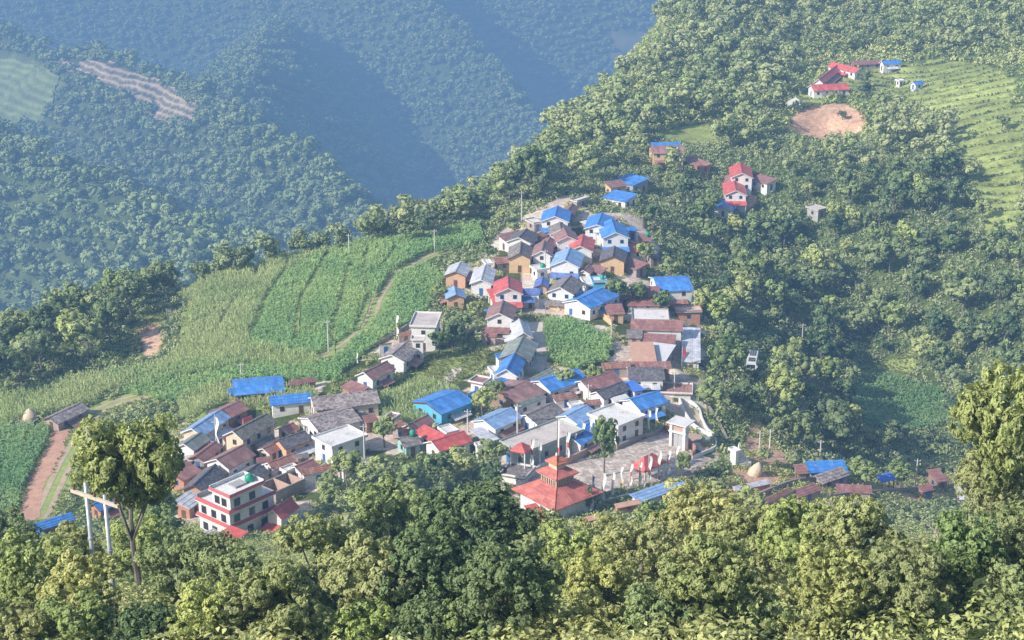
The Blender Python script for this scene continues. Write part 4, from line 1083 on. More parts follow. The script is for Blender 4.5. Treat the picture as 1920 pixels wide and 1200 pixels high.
# ------------------------------------------------------------------ trees standing in and around the village (individuals)
VT = [  # px,py of crown centre, height m, radius m, proto, label
 (992, 300, 18, 6.6, 3, 'tall dark conical tree on the ridge above the village'),
 (1020, 335, 10, 4.0, 6, 'smaller dark tree leaning on the tall ridge tree'),
 (955, 335, 10, 3.6, 3, 'dark tree on the left side of the tall ridge tree'),
 (796, 412, 9, 3.6, 6, 'round dark tree alone on the field edge skyline'),
 (760, 430, 6, 2.6, 0, 'small bushy tree left of the round dark skyline tree'),
 (1135, 818, 13, 3.0, 1, 'tall slender tree at the edge of the temple plaza'),
 (1105, 928, 6, 1.1, 4, 'narrow dark cypress beside the temple roof'),
 (1280, 862, 6.5, 1.8, 3, 'dark conical tree at the corner of the plaza'),
 (1330, 735, 10, 4.0, 0, 'leafy tree right of the rusty walled yard'),
 (850, 618, 8, 3.2, 3, 'dark tree beside the flat roofed white house'),
 (822, 636, 7, 2.6, 0, 'green tree in front of the flat roofed white house'),
 (870, 600, 6, 2.4, 0, 'bushy tree behind the flat roofed white house'),
 (905, 745, 7, 3.0, 0, 'grey green tree beside the long blue roofed house'),
 (930, 728, 6, 2.4, 1, 'tree with visible stems left of the brown tin roof'),
 (1160, 540, 8, 3.4, 0, 'bushy tree behind the small blue house'),
 (1195, 545, 7, 3.0, 1, 'bushy tree left of the two storey blue roofed house'),
 (1060, 705, 6, 2.6, 0, 'tree in the lower corner of the village maize plot'),
 (1110, 700, 6, 2.4, 0, 'tree above the long brown roof'),
 (720, 800, 7, 2.8, 0, 'thin grey green tree before the white stained flat roof'),
 (650, 870, 8, 3.4, 1, 'grey green tree below the white stained flat roof'),
 (700, 880, 8, 3.6, 0, 'grey green tree between the village and the yellow tree'),
 (760, 890, 8, 3.6, 2, 'broad tree below the red roofed pair'),
 (820, 870, 7, 3.4, 0, 'tree under the eaves of the red roofs'),
 (870, 860, 7, 3.2, 2, 'round tree between the red roofs and the stone court'),
 (620, 915, 8, 3.2, 1, 'tree beside the unfinished roofless house'),
 (690, 935, 8, 3.8, 0, 'tree above the bright yellow crown'),
 (770, 935, 8, 3.6, 1, 'tree below the broad tree of the village edge'),
 (840, 920, 7, 3.0, 6, 'dark tree beside the small blue roofed hut'),
 (925, 885, 8, 3.2, 6, 'dark tree above the temple forecourt'),
 (920, 845, 7, 3.0, 0, 'leafy tree left of the red pavilion'),
 (1345, 915, 6, 2.6, 5, 'yellow green tree below the white stupa'),
 (1400, 935, 7, 3.2, 0, 'tree below the silver tin strips'),
 (1430, 850, 5, 2.0, 0, 'banana-like tree behind the haystack'),
 (1620, 880, 6, 3.4, 1, 'brownish feathery tree among the terrace houses'),
 (1690, 880, 6, 3.2, 1, 'brownish feathery tree behind the blue tarpaulin'),
 (1225, 395, 8, 2.8, 3, 'dark stand of bamboo-like trees below the upper houses'),
 (1200, 380, 8, 2.6, 4, 'dark slender tree next to the bamboo-like stand'),
 (1240, 560, 7, 2.6, 0, 'tree on the uphill side of the big blue roof'),
 (1345, 620, 6, 2.6, 5, 'light green tree right of the silver roof'),
 (1405, 525, 9, 2.6, 5, 'yellow flowering tree in the right hand forest'),
 (1470, 400, 6, 2.8, 0, 'bushy tree beside the grey hut above the forest'),
 (1375, 255, 6, 2.6, 0, 'bushy tree above the two red houses'),
 (1210, 470, 8, 3.2, 0, 'bushy tree right of the red roofed upper houses'),
 (1255, 500, 8, 3.2, 0, 'tree between the red roofs and the big blue roof'),
 (1290, 480, 9, 3.6, 3, 'dark tree at the upper right edge of the village'),
 (1320, 560, 9, 3.4, 1, 'tree right of the two storey blue roofed house'),
 (945, 400, 5, 2.6, 5, 'light green tree above the top houses'),
 (965, 425, 5, 2.2, 0, 'small tree behind the brown roofed top house'),
 (915, 470, 5, 2.4, 0, 'small tree left of the grey roofed top house'),
 (820, 545, 5, 2.2, 0, 'shrubby tree left of the two tin roofed huts'),
 (895, 575, 5, 2.2, 0, 'shrubby tree between the tin huts and the red house'),
 (1880, 225, 6, 3.0, 0, 'tree on the edge of the curved terraces'),
 (1580, 212, 4, 2.0, 3, 'dark tree behind the landslip'),
 (1620, 140, 8, 3.2, 3, 'dark tree at the end of the school wing'),
 (1625, 165, 8, 3.4, 6, 'dark tree beside the school yard'),
 (1650, 185, 9, 4.0, 0, 'leafy tree in front of the school yard'),
]
for px, py, h, r, k, lab in VT:
    x, y, z = ground_at(px, py, h * CC)
    o = MID[k].put((x, y, z), random.uniform(0, 6.28), (r / .36, r / .36, h))
    tag(o, lab, 'tree', 'trees in and around the village')

# ------------------------------------------------------------------ forests: world-space scatter inside real plots
F_RIGHT = [(1330,480),(1290,400),(1240,330),(1330,330),(1420,300),(1470,270),(1620,270),(1700,230),(1790,260),(1850,430),(1960,450),(1960,860),(1700,870),
           (1560,870),(1480,880),(1400,860),(1345,770),(1335,600)]
F_LEFT = [(-60,560),(100,530),(200,520),(330,480),(370,480),(340,530),(310,560),(250,590),(240,640),(200,690),(100,730),(-60,760)]
F_EDGE = [(380,480),(520,462),(700,448),(900,395),(1000,330),(1050,260),(1130,190),(1230,112),(1230,200),(1120,300),(1000,380),(900,420),(720,458),(520,480),(400,505)]
F_TOP = [(1040,280),(1130,190),(1230,105),(1270,-200),(2100,-200),(2100,115),(1900,115),(1500,100),(1500,200),(1480,230),(1420,290),(1330,330),(1240,330),(1180,330),(1100,350),(1000,360)]
F_RT = [(1650,160),(1700,100),(1760,180),(1740,230),(1850,215),(1960,330),(1960,460),(1850,430),(1800,330),(1770,250),(1650,250)]
CLEAR = Z_GRASS + Z_DIRT + [[(1475,200),(1640,190),(1640,290),(1480,285)], [(1480,110),(1640,110),(1640,150),(1590,195),(1500,200)], [(1210,255),(1345,255),(1345,320),(1210,305)], [(1335,295),(1475,295),(1475,410),(1335,410)],
         [(1110,315),(1230,315),(1230,385),(1110,385)], [(1390,625),(1440,625),(1440,690),(1385,690)], [(1500,380),(1545,380),(1545,410),(1500,410)]]

# points of buildings that must stay in sight (photo pixels)
KEEP = []
for e in HL:
    P, Q, E = (cp(e[0], q) for q in e[2:5]); KEEP += [((P[0] + Q[0]) / 2, (P[1] + Q[1]) / 2), ((P[0] + Q[0] + E[0] * 2) / 4, (P[1] + Q[1] + E[1] * 2) / 4), E, P, Q]
KEEP += [(1405, 672), (1411, 655), (1420, 648), (1405, 660), (1420, 665), (1491, 192), (1550, 235), (1520, 245), (1590, 240), (1384, 850), (1413, 880), (1650, 720), (1620, 700), (345, 505), (345, 480), (352, 520), (1605, 745), (1640, 770), (1680, 775), (1720, 785), (1750, 790), (1620, 790), (1660, 735), (1700, 745)]
KEEP = np.array(KEEP)
def hides(gx, gy, gz, h, r):
    """trees that would stand right in front of a building"""
    px, py = proj(gx, gy, gz); sc_ = FPX / np.hypot(gy, 150 - gz); out = np.zeros(len(gx), bool)
    for kx, ky in KEEP:
        out |= (np.abs(px - kx) < r * sc_ * .8) & (py > ky - 2) & (py - h * sc_ * .9 < ky + 3)
    return out
def scatter(x0, x1, y0, y1, rmin, seed, mask):
    """jittered-grid points in world metres, kept where mask(px,py) of the ground point holds"""
    rng = np.random.default_rng(seed)
    gx, gy = np.meshgrid(np.arange(x0, x1, rmin), np.arange(y0, y1, rmin))
    gx = gx + rng.uniform(-.42, .42, gx.shape) * rmin; gy = gy + rng.uniform(-.42, .42, gy.shape) * rmin
    gx, gy = gx.ravel(), gy.ravel()
    z = H(gx, gy); px, py = proj(gx, gy, z)
    m = mask(px, py, gx, gy)
    return gx[m], gy[m], z[m], rng

def fmask(polys, extra=None):
    def f(px, py, x, y):
        m = zone_mask(px, py, polys) & ~zone_mask(px, py, CLEAR) & ~in_poly(px, py, Z_VILLAGE)
        if extra is not None: m &= extra(px, py, x, y)
        return m
    return f

n_ind = 0
LABF = {'right': ('broadleaf tree in the forest filling the ravine right of the village', 'trees of the forest right of the village'),
        'left': ('broadleaf tree in the wood at the left edge below the fields', 'trees of the wood left of the fields')}
def plant_forest(which, polys, x0, x1, y0, y1, rmin, seed, hr, protos, limit, extra=None):
    gx, gy, gz, rng = scatter(x0, x1, y0, y1, rmin, seed, fmask(polys, extra))
    HH = rng.uniform(*hr, len(gx)); bad = hides(gx, gy, gz, HH, HH * .4); HH = np.where(bad, HH * .5, HH); bad = hides(gx, gy, gz, HH, HH * .4)
    order = [i for i in np.argsort(gy) if not bad[i]][:limit]
    for i in order:
        h = HH[i]; r = h * rng.uniform(.32, .46)
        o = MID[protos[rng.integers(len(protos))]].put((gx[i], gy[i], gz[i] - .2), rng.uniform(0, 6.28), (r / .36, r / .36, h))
        tag(o, LABF[which][0], 'tree', LABF[which][1])
    return gx, gy, gz, order
not_slope = lambda px, py, x, y: y > 225
fr = plant_forest('right', [F_RIGHT], 30, 330, 225, 620, 8.4, 5, (6, 13), (0, 1, 2, 3, 4, 6, 6, 0), 190, not_slope)
fl = plant_forest('left', [F_LEFT], -190, -60, 230, 460, 8.0, 6, (7.5, 12.5), (0, 1, 2, 0, 6), 60, not_slope)

# the remaining forest, farther away: one mass each
def crown_soup(name, gx, gy, gz, hts, rads, protos, mat, seed, label, cat='forest'):
    rng = np.random.default_rng(seed)
    Vs, Fs, Ts, Hs, off = [], [], [], [], 0
    pk = rng.integers(len(protos), size=len(gx)); ang = rng.uniform(0, 6.28, len(gx)); hue = np.clip(rng.normal(.28, .3, len(gx)) + .8 * fbm(gx / 70., gy / 70., 3, 411), 0, 1); br = rng.uniform(-.22, .26, len(gx)) + .45 * fbm(gx / 90., gy / 90., 3, 412)
    for k, (V, F, T) in enumerate(protos):
        idx = np.where(pk == k)[0]
        if not len(idx): continue
        c, s = np.cos(ang[idx])[:, None], np.sin(ang[idx])[:, None]
        sx = (rads[idx] / .36)[:, None]; sz = hts[idx][:, None]
        X = (V[None, :, 0] * c - V[None, :, 1] * s) * sx + gx[idx][:, None]
        Y = (V[None, :, 0] * s + V[None, :, 1] * c) * sx + gy[idx][:, None]
        Z = V[None, :, 2] * sz + gz[idx][:, None]
        Vs.append(np.stack([X, Y, Z], -1).reshape(-1, 3))
        Fs.append((F[None] + (np.arange(len(idx)) * len(V))[:, None, None]).reshape(-1, 4) + off)
        Ts.append(np.clip(T[None] + br[idx][:, None], 0, 1).ravel()); Hs.append(np.repeat(hue[idx], len(V)))
        off += len(idx) * len(V)
    o = quads_to_obj(name, np.concatenate(Vs), np.concatenate(Fs), np.concatenate(Ts), mat, hue=np.concatenate(Hs))
    tag(o, label, cat, kind='stuff'); return o

SOUP = [crown_mesh('x', 300 + i, nl, 520, .11, None, core=.5, **kw)[:3] for i, (nl, kw) in enumerate([
    (7, {}), (8, dict(r=.33, flat=1.1)), (6, dict(r=.38, flat=.8, r1=(.15, .22))), (9, dict(r=.3, flat=1.3))])]
FARP = [crown_mesh('x', 320 + i, nl, 210, .17, None, core=.6, nrm=.3, **kw)[:3] for i, (nl, kw) in enumerate([
    (4, dict(r1=(.2, .27))), (4, dict(r=.33, flat=1.0, r1=(.18, .25))), (3, dict(r=.38, flat=.8, r1=(.22, .3)))])]

def rest(t, limit): return t
gx, gy, gz, rng = scatter(-40, 420, 380, 1000, 8.6, 8, fmask([F_EDGE, F_TOP, F_RT, F_RIGHT]))
used = np.array([(fr[0][i], fr[1][i]) for i in fr[3]])
d = np.min(np.hypot(gx[:, None] - used[None, :, 0], gy[:, None] - used[None, :, 1]), 1)
m = d > 6.5
gx, gy, gz = gx[m], gy[m], gz[m]; hh = rng.uniform(5, 12.5, len(gx)) * (1 + .5 * fbm(gx / 45., gy / 45., 2, 401)); hh = np.where(hides(gx, gy, gz, hh, hh * .4), hh * .45, hh); m = ~hides(gx, gy, gz, hh, hh * .4); hh = hh[m]
crown_soup('ridge_forest', gx[m], gy[m], gz[m] - .3, hh, hh * rng.uniform(.34, .46, m.sum()), SOUP, M_LEAF, 9,
           'green forest covering the ridge above and beyond the village')
# wood hanging on the hidden flank below the left field edge (its tops form the skyline)
gx, gy, gz, rng = scatter(-170, 40, 330, 640, 6.2, 12, lambda px, py, x, y: (seg_signed(x, y, EDGE) > -7) & (seg_signed(x, y, EDGE) < 26))
hh = rng.uniform(4.5, 9.5, len(gx)); m = ~hides(gx, gy, gz, hh, hh * .4); gx, gy, gz, hh = gx[m], gy[m], gz[m], hh[m]
crown_soup('field_edge_wood', gx, gy, gz - .3, hh, hh * rng.uniform(.36, .48, len(gx)), SOUP, M_LEAF, 13,
           'line of bushy trees along the far edge of the fields')
# far hills
T_PALE = [[(85,116),(200,120),(300,158),(362,200),(380,219),(330,236),(270,207),(200,177),(150,140)],
          [(-200,60),(60,112),(120,150),(95,200),(70,240),(-200,260)], [(1145,60),(1260,60),(1230,125),(1160,158),(1150,140)]]
def farmask(px, py, x, y):
    return (px > -160) & (px < 1400) & (py > -160) & (py < 640) & ~zone_mask(px, py, T_PALE) & (near_h(x, y) < far_h(x, y) + 3)
gx, gy, gz, rng = scatter(-900, 700, 820, 3100, 9.2, 10, farmask)
keep = rng.random(len(gx)) < np.where(gy > 2000, .85, 1)
gx, gy, gz = gx[keep], gy[keep], gz[keep]
rr = 4.0 + 4.8 * rng.random(len(gx)) ** 1.8; hh = rr * rng.uniform(1.9, 2.9, len(gx))
print('far trees', len(gx))
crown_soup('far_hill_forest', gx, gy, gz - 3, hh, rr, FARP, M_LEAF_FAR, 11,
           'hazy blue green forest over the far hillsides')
# ------------------------------------------------------------------ draped ribbons and patches
def px_ground(p, hgt=0.0):
    x, y, z = ground_at(p[0], p[1], hgt); return np.array([x, y, z])
def smooth_line(P, step=.8):
    P = np.array(P, float); out = []
    for i in range(len(P) - 1):
        p0, p1, p2, p3 = P[max(i-1, 0)], P[i], P[i+1], P[min(i+2, len(P)-1)]
        n = max(2, int(np.linalg.norm(p2 - p1) / step))
        for k in range(n):
            t = k / n
            out.append(.5 * ((2*p1) + (-p0+p2)*t + (2*p0-5*p1+4*p2-p3)*t*t + (-p0+3*p1-3*p2+p3)*t**3))
    out.append(P[-1]); return np.array(out)
def ribbon(name, pts, width, mat, lift=.06, seed=1, jag=.15):
    L = smooth_line([px_ground(p)[:2] for p in pts]); d = np.gradient(L, axis=0); d /= np.linalg.norm(d, axis=1)[:, None]
    nr = np.stack([-d[:, 1], d[:, 0]], 1); n = 5; V = []
    w = width * (1 + jag * fbm(np.arange(len(L)) / 4., np.zeros(len(L)) + seed, 3, seed))
    for j in range(n):
        q = L + nr * (w * (j / (n - 1) - .5))[:, None]
        V.append(np.concatenate([q, (near_h(q[:, 0], q[:, 1]) + lift)[:, None]], 1))
    V = np.stack(V, 1).reshape(-1, 3); i = np.arange(len(L) - 1)[:, None] * n + np.arange(n - 1)[None]
    F = np.stack([i, i + n, i + n + 1, i + 1], -1).reshape(-1, 4)
    o = mesh_np(name, V, F, mat, smooth=True); tag(o, kind='structure'); return o
def patch(name, poly, mat, lift=.05, step=.5):
    W = np.array([px_ground(p)[:2] for p in poly]); x0, y0 = W.min(0); x1, y1 = W.max(0)
    gx, gy = np.meshgrid(np.arange(x0, x1 + step, step), np.arange(y0, y1 + step, step))
    cx, cy = gx[:-1, :-1] + step / 2, gy[:-1, :-1] + step / 2
    m = in_poly(cx, cy, [tuple(p) for p in W])
    V = np.stack([gx, gy, near_h(gx, gy) + lift], -1).reshape(-1, 3); nx = gx.shape[1]
    i = (np.arange(gx.shape[0] - 1)[:, None] * nx + np.arange(nx - 1)[None])[m]
    F = np.stack([i, i + 1, i + nx + 1, i + nx], -1)
    us, inv = np.unique(F, return_inverse=True)
    o = mesh_np(name, V[us], inv.reshape(-1, 4), mat, smooth=True); tag(o, kind='structure'); return o
M_REDSOIL = rough_mat('red_soil', (.46, .25, .17), (.64, .39, .28), .5)
M_TRACK = rough_mat('track_soil', (.40, .31, .20), (.58, .47, .33), .5)
M_TRACKG = rough_mat('track_grass', (.24, .31, .09), (.40, .46, .16), .7)
M_PAVE = rough_mat('pale_stone_paving', (.58, .48, .41), (.84, .73, .64), 1.6)
def paving(name):
    n = NT(name); tc = n.nd('ShaderNodeTexCoord').outputs['Object']
    v = n.nd('ShaderNodeTexVoronoi', {'Vector': tc, 'Scale': 1.1}, feature='DISTANCE_TO_EDGE').outputs['Distance']
    cell = n.nd('ShaderNodeSeparateColor', {0: n.nd('ShaderNodeTexVoronoi', {'Vector': tc, 'Scale': 1.1}).outputs['Color']}).outputs[0]
    c = n.ramp(cell, [(0, (.56, .45, .38)), (1, (.86, .76, .67))])
    c = n.mix(1, c, n.ramp(n.noise(.35, tc, 6, .75), [(.35, (.62, .62, .62)), (.65, (1.1, 1.1, 1.08))]), 'MULTIPLY')
    c = n.mix(1, c, n.ramp(v, [(0, (.55, .52, .48)), (.06, (1, 1, 1))]), 'MULTIPLY')
    return n.finish(c, .9, .1, bump=v, bstr=.4, bdist=.05)
M_PAVE = paving('flagstone_paving')
M_LANE = rough_mat('beige_lane', (.64, .53, .45), (.84, .74, .66), .8)
def track(a, wid, nm):
    ribbon('verge', a, wid * 1.9, M_TRACKG, .05)
    W = smooth_line([px_ground(p)[:2] for p in a]); d = np.gradient(W, axis=0); d /= np.linalg.norm(d, axis=1)[:, None]; nr = np.stack([-d[:, 1], d[:, 0]], 1)
    for s in (-1, 1):
        n = 4; V = []
        for j in range(n):
            q = W + nr * s * (wid * .35 + (j / 3 - .5) * wid * .32)
            V.append(np.concatenate([q, (near_h(q[:, 0], q[:, 1]) + .085)[:, None]], 1))
        V = np.stack(V, 1).reshape(-1, 3); i = np.arange(len(W) - 1)[:, None] * n + np.arange(n - 1)[None]
        tag(mesh_np('wheel_track', V, np.stack([i, i+n, i+n+1, i+1], -1).reshape(-1, 4), M_TRACK, smooth=True), kind='structure')
TR1 = [(850,462),(795,480),(752,505),(722,535),(704,565),(694,600),(672,628),(640,652),(585,676)]
TR2 = [(330,735),(245,748),(190,768),(160,795),(145,830),(118,880),(95,930),(72,975)]
track(TR1, 3.2, ''); track(TR2, 3.4, '')
RED = [(116,805),(106,835),(92,865),(72,900),(62,935),(50,975)]
ribbon('red_dirt_path', RED, 3.6, M_REDSOIL, .09, 3, .6)
ribbon('village_lane', [(1040,520),(1022,560),(1005,590),(1004,620),(1018,650),(1004,690),(985,715)], 3.4, M_LANE, .06, 5, .5)
ribbon('village_lane', [(1000,470),(1040,480),(1075,500),(1085,470),(1095,440)], 2.6, M_LANE, .07, 6, .5)
ribbon('village_lane', [(860,690),(800,740),(690,730),(620,750)], 2.2, M_LANE, .06, 7, .5)
patch('plaza_paving', [(1040,868),(1065,850),(1130,852),(1190,832),(1250,800),(1275,815),(1300,850),(1340,862),(1285,885),(1250,905),(1180,912),(1130,925),(1090,905)], M_PAVE, .07)

# ------------------------------------------------------------------ generic hip roof building
def hip(name, label, cat, L_, F_, R_, eave, rise, roof, wall=None, posts=True, tiers=None, seed=0):
    """eave corners left, front, right in photo pixels"""
    g = ground_at((L_[0] + R_[0]) / 2, (L_[1] + R_[1]) / 2, eave)[2]
    l, f, r = (np.array(at_z(*p, g + eave)) for p in (L_, F_, R_))
    c = (l + r) / 2; u = l - f; v = r - f; lu, lv = np.linalg.norm(u), np.linalg.norm(v)
    ang = math.atan2(v[1], v[0]); root = empty(name, (c[0], c[1], g), ang); tag(root, label, cat)
    a, b = lv / 2, lu / 2; m = MB()
    if a >= b: r0, r1 = (-(a - b), 0), (a - b, 0)
    else: r0, r1 = (0, -(b - a)), (0, b - a)
    C = [(-a, -b, eave), (a, -b, eave), (a, b, eave), (-a, b, eave)]; T0 = (r0[0], r0[1], eave + rise); T1 = (r1[0], r1[1], eave + rise)
    if a >= b: fs = [[C[0], C[1], T1, T0], [C[1], C[2], T1], [C[2], C[3], T0, T1], [C[3], C[0], T0]]
    else: fs = [[C[0], C[1], T0], [C[1], C[2], T1, T0], [C[2], C[3], T1], [C[3], C[0], T0, T1]]
    for q in fs: m.poly(q)
    m._add([(x, y, z - .14) for x, y, z in C] + C, [(3, 2, 1, 0), (0, 1, 5, 4), (1, 2, 6, 5), (2, 3, 7, 6), (3, 0, 4, 7)])
    ro = m.build('roof', RM[roof], root)
    if wall:
        w_ = MB(); w_.box(-a * .82, -b * .82, -.6, a * .82, b * .82, eave - .16); w_.build('wall', WM[wall], root)
    if posts:
        for x in (-a * .88, a * .88):
            for y in (-b * .88, b * .88):
                p = MB(); p.box(x - .1, y - .1, -.5, x + .1, y + .1, eave - .15); p.build('post', M_WHITEP, root)
    return root, a, b, g
hip('pavilion', 'open red roofed pavilion standing on the stone plaza', 'pavilion', cp('C', (1232,818)), cp('C', (1335,868)), cp('C', (1492,792)), 3.2, 1.9, 'red')
hip('pavilion', 'small red pyramid roofed pavilion left of the temple flags', 'pavilion', cp('C', (385,698)), cp('C', (458,742)), cp('C', (517,692)), 4.8, 1.3, 'red')

# pagoda temple
def temple():
    eave = 4.0
    L_, F_, R_ = cp('C', (380,985)), cp('C', (670,1145)), cp('C', (1040,1010))
    M_TR = roof_metal('temple_roof_sheet', (.60, .17, .13), (.66, .21, .17), 0, rib=1.6, rough=.6)
    M_TO = roof_metal('orange_temple_roof', (.72, .22, .11), (.78, .27, .15), 0, rib=1.6, rough=.6)
    g = ground_at((L_[0] + R_[0]) / 2, (L_[1] + R_[1]) / 2, eave)[2]
    l, r, f = (np.array(at_z(*p, g + eave)) for p in (L_, R_, F_))
    c = (l + r) / 2; s = np.linalg.norm(r - l) / 2 / math.sqrt(2)
    ang = math.atan2(*(r - l)[::-1]) + math.pi / 4
    root = empty('pagoda_temple', (c[0], c[1], g), ang); tag(root, 'three tiered pagoda temple with wide pale red roofs', 'temple')
    def frus(name, h0, h1, z0, z1, mat, th=.16, par=root):
        m = MB(); C0 = [(-h0, -h0, z0), (h0, -h0, z0), (h0, h0, z0), (-h0, h0, z0)]; C1 = [(-h1, -h1, z1), (h1, -h1, z1), (h1, h1, z1), (-h1, h1, z1)]
        D = [(x, y, z - th) for x, y, z in C0]
        m._add(C0 + C1 + D, [(0, 1, 5, 4), (1, 2, 6, 5), (2, 3, 7, 6), (3, 0, 4, 7), (4, 5, 6, 7), (8, 9, 1, 0), (9, 10, 2, 1), (10, 11, 3, 2), (11, 8, 0, 3), (11, 10, 9, 8)])
        o = m.build(name, mat, par)
        for sx, sy in ((1, 1), (1, -1), (-1, 1), (-1, -1)):
            k = MB(); k.tube([(sx * h0, sy * h0, z0 + .03), (sx * max(h1, .02), sy * max(h1, .02), z1 + .05)], .09, 6); k.build('hip_ridge', M_TO if mat is M_TR else M_TR, o)
        return o
    w = MB(); w.box(-s * .8, -s * .8, -.6, s * .8, s * .8, eave - .1); w.build('wall', WM['white'], root)
    frus('roof', s, 2.1, eave, 5.95, M_TR)
    t = MB(); t.box(-1.9, -1.9, 5.8, 1.9, 1.9, 7.6); tw = t.build('tower_wall', M_BLACK, root)
    for i in range(9):
        for sd_ in range(4):
            k = MB(); q = -1.95 + 3.9 * i / 8
            x, y = [(q, -2.0), (2.0, q), (q, 2.0), (-2.0, q)][sd_]
            k.box(x - .09, y - .09, 5.97, x + .09, y + .09, 7.5); k.build('column', WM['cream'], tw)
    b = MB(); b.box(-2.55, -2.55, 7.42, 2.55, 2.55, 7.6); b.build('cornice', WM['cream'], root)
    frus('roof', 2.75, 1.15, 7.78, 8.75, M_TR)
    t = MB(); t.box(-1.1, -1.1, 8.6, 1.1, 1.1, 9.7); t.build('upper_wall', WM['cream'], root)
    b = MB(); b.box(-1.4, -1.4, 9.6, 1.4, 1.4, 9.72); b.build('cornice', M_WHITEP, root)
    frus('roof', 1.6, .1, 9.9, 10.9, M_TO)
    k = MB(); k.lathe([(.0, 10.8), (.35, 10.85), (.4, 11.2), (.2, 11.5), (.05, 11.9), (.0, 12)], 10); k.build('finial', M_WHITEP, root, True)
temple()
house('H','s',(692,575),(768,558),(705,702),3.8,.5,'red','white','bright red annex roof at the lower left corner of the temple')
house('D','s',(520,1072),(640,1116),(462,1130),3.0,.35,'red','white','flat red canopy at the foot of the white three storey building', cat='canopy', wallopen=True)

house('C','s',(1122,1092),(1288,1060),(1108,1128),2.6,.3,'otarp','brick','flat orange roof just below the white garden wall')
house('H','s',(1060,655),(1150,632),(1048,690),2.4,.3,'otarp','brick','orange roof among the trees right of the temple corner')
house('C','f',(292,880),(372,800),(415,948),1.5,0,'grey','white','low dark slab with white rim left of the pagoda temple',cat='platform',name='platform',openings=False)
# white three storey building
def white_block():
    g = ground_at(430, 1008)[2]
    fc = np.array(at_z(*cp('D', (510,990)), g + 5.7)); angv = R(50)
    root = empty('concrete_building', (fc[0], fc[1], g), angv)          # local x = right face, local y = left-lit face
    tag(root, 'white three storey concrete building with red bands and roof terrace', 'building')
    X, Y = 10.0, 8.2
    w = MB(); w.box(0, 0, -.8, X, Y, 5.6); w.build('wall', WM['white'], root)
    w = MB(); w.box(.3, 0, 5.75, 7.4, 4.6, 8.5); w.build('upper_wall', WM['white'], root)
    for z, x1, y1, x0 in ((2.75, X, Y, -.45), (5.6, X, Y, -.45)):
        b = MB(); b.box(-.5, -.5, z, x1 + .4, y1 + .4, z + .16); sl = b.build('floor_slab', WM['white'], root)
        k = MB(); k._add([(-.5, -.5, z + .16), (x1 + .4, -.5, z + .16), (x1 + .4, -.03, z + .62), (-.03, -.03, z + .62), (-.03, y1 + .4, z + .62), (-.5, y1 + .4, z + .16)],
                          [(0, 1, 2, 3), (0, 3, 4, 5)]); k.build('red_band', M_REDP, sl)
    b = MB(); b.box(-.2, -.5, 8.5, 7.9, 5.1, 8.66); sl = b.build('roof', WM['white'], root)
    k = MB(); k._add([(-.2, -.5, 8.66), (7.9, -.5, 8.66), (7.9, -.2, 9.1), (.1, -.2, 9.1), (.1, 5.1, 9.1), (-.2, 5.1, 8.66)], [(0, 1, 2, 3), (0, 3, 4, 5)]); k.build('red_band', M_REDP, sl)
    pr = MB(); pr.box(.1, 4.95, 8.66, 7.9, 5.1, 9.3); pr.build('parapet', WM['white'], root)
    pr = MB(); pr.box(7.75, -.18, 8.66, 7.9, 4.94, 9.3); pr.build('parapet', WM['white'], root)
    pr = MB(); pr.box(.0, Y + .22, 5.77, X, Y + .38, 6.7); pr.build('parapet', WM['conc'], root)
    bx = MB(); bx.box(3.0, 1.6, 8.67, 5.6, 3.6, 9.0); bx.build('roof_hatch', WM['conc'], root)
    for z0, ys, xs in ((.5, (1.6, 4.2, 6.6), (1.6, 4.4, 7.6)), (3.6, (1.6, 4.2, 6.8), (1.6, 5.0, 8.0)), (6.5, (1.6, 3.4), (1.8, 5.2))):
        for kind, vals in (('y', ys), ('x', xs)):
            for c in vals:
                m = MB(); gl_ = MB(); hw_ = .55; off = 0 if z0 < 6 else .3
                if kind == 'y':
                    o = off; m.box(o - .05, c - hw_ - .1, z0 - .1, o + .0, c + hw_ + .1, z0 + 1.35); gl_.box(o - .075, c - hw_, z0, o - .052, c + hw_, z0 + 1.25)
                else:
                    m.box(c - hw_ - .1, -.05, z0 - .1, c + hw_ + .1, 0, z0 + 1.35); gl_.box(c - hw_, -.075, z0, c + hw_, -.052, z0 + 1.25)
                wi = m.build('window', M_WOOD, root); gl_.build('pane', M_GLASS, wi)
    tk = MB(); tk.lathe([(0, 0), (.75, 0), (.78, .4), (.75, 1.0), (.3, 1.35), (0, 1.4)], 14)
    p = fc + np.array([math.cos(angv), math.sin(angv)]) * 6.6 + np.array([-math.sin(angv), math.cos(angv)]) * 2.2
    tag(tk.build('water_tank', M_GREENTANK, None, True, (p[0], p[1], g + 8.68)), 'green water tank on the roof of the white three storey building', 'water tank')
white_block()

# roofless house
def roofless():
    P, Q, E = (cp('D', p) for p in ((705,800), (905,712), (800,862)))
    g = ground_at(510, 900)[2]; a, b, d, L, nrm, off = frame_of(P, Q, E, g + 3, g + 3)
    c = (a + b) / 2 + nrm * off / 2; hy = abs(off) / 2; hx = L / 2
    root = empty('unfinished_house', (c[0], c[1], g), math.atan2(d[1], d[0])); tag(root, 'roofless unfinished house with bare plaster rooms', 'house')
    for x0, y0, x1, y1 in ((-hx, -hy, hx, -hy + .25), (-hx, hy - .25, hx, hy), (-hx, -hy + .25, -hx + .25, hy - .25), (hx - .25, -hy + .25, hx, hy - .25), (-.12, -hy + .25, .12, hy - .25)):
        m = MB(); m.box(x0, y0, -.6, x1, y1, 3.0 + .2 * (x0 < 0)); m.build('wall', WM['pink'] if x0 > -hx + 1 else WM['stone'], root)
    f = MB(); f.box(-hx + .26, -hy + .26, -.5, hx - .26, hy - .26, .12); f.build('floor', WM['cream'], root)
roofless()

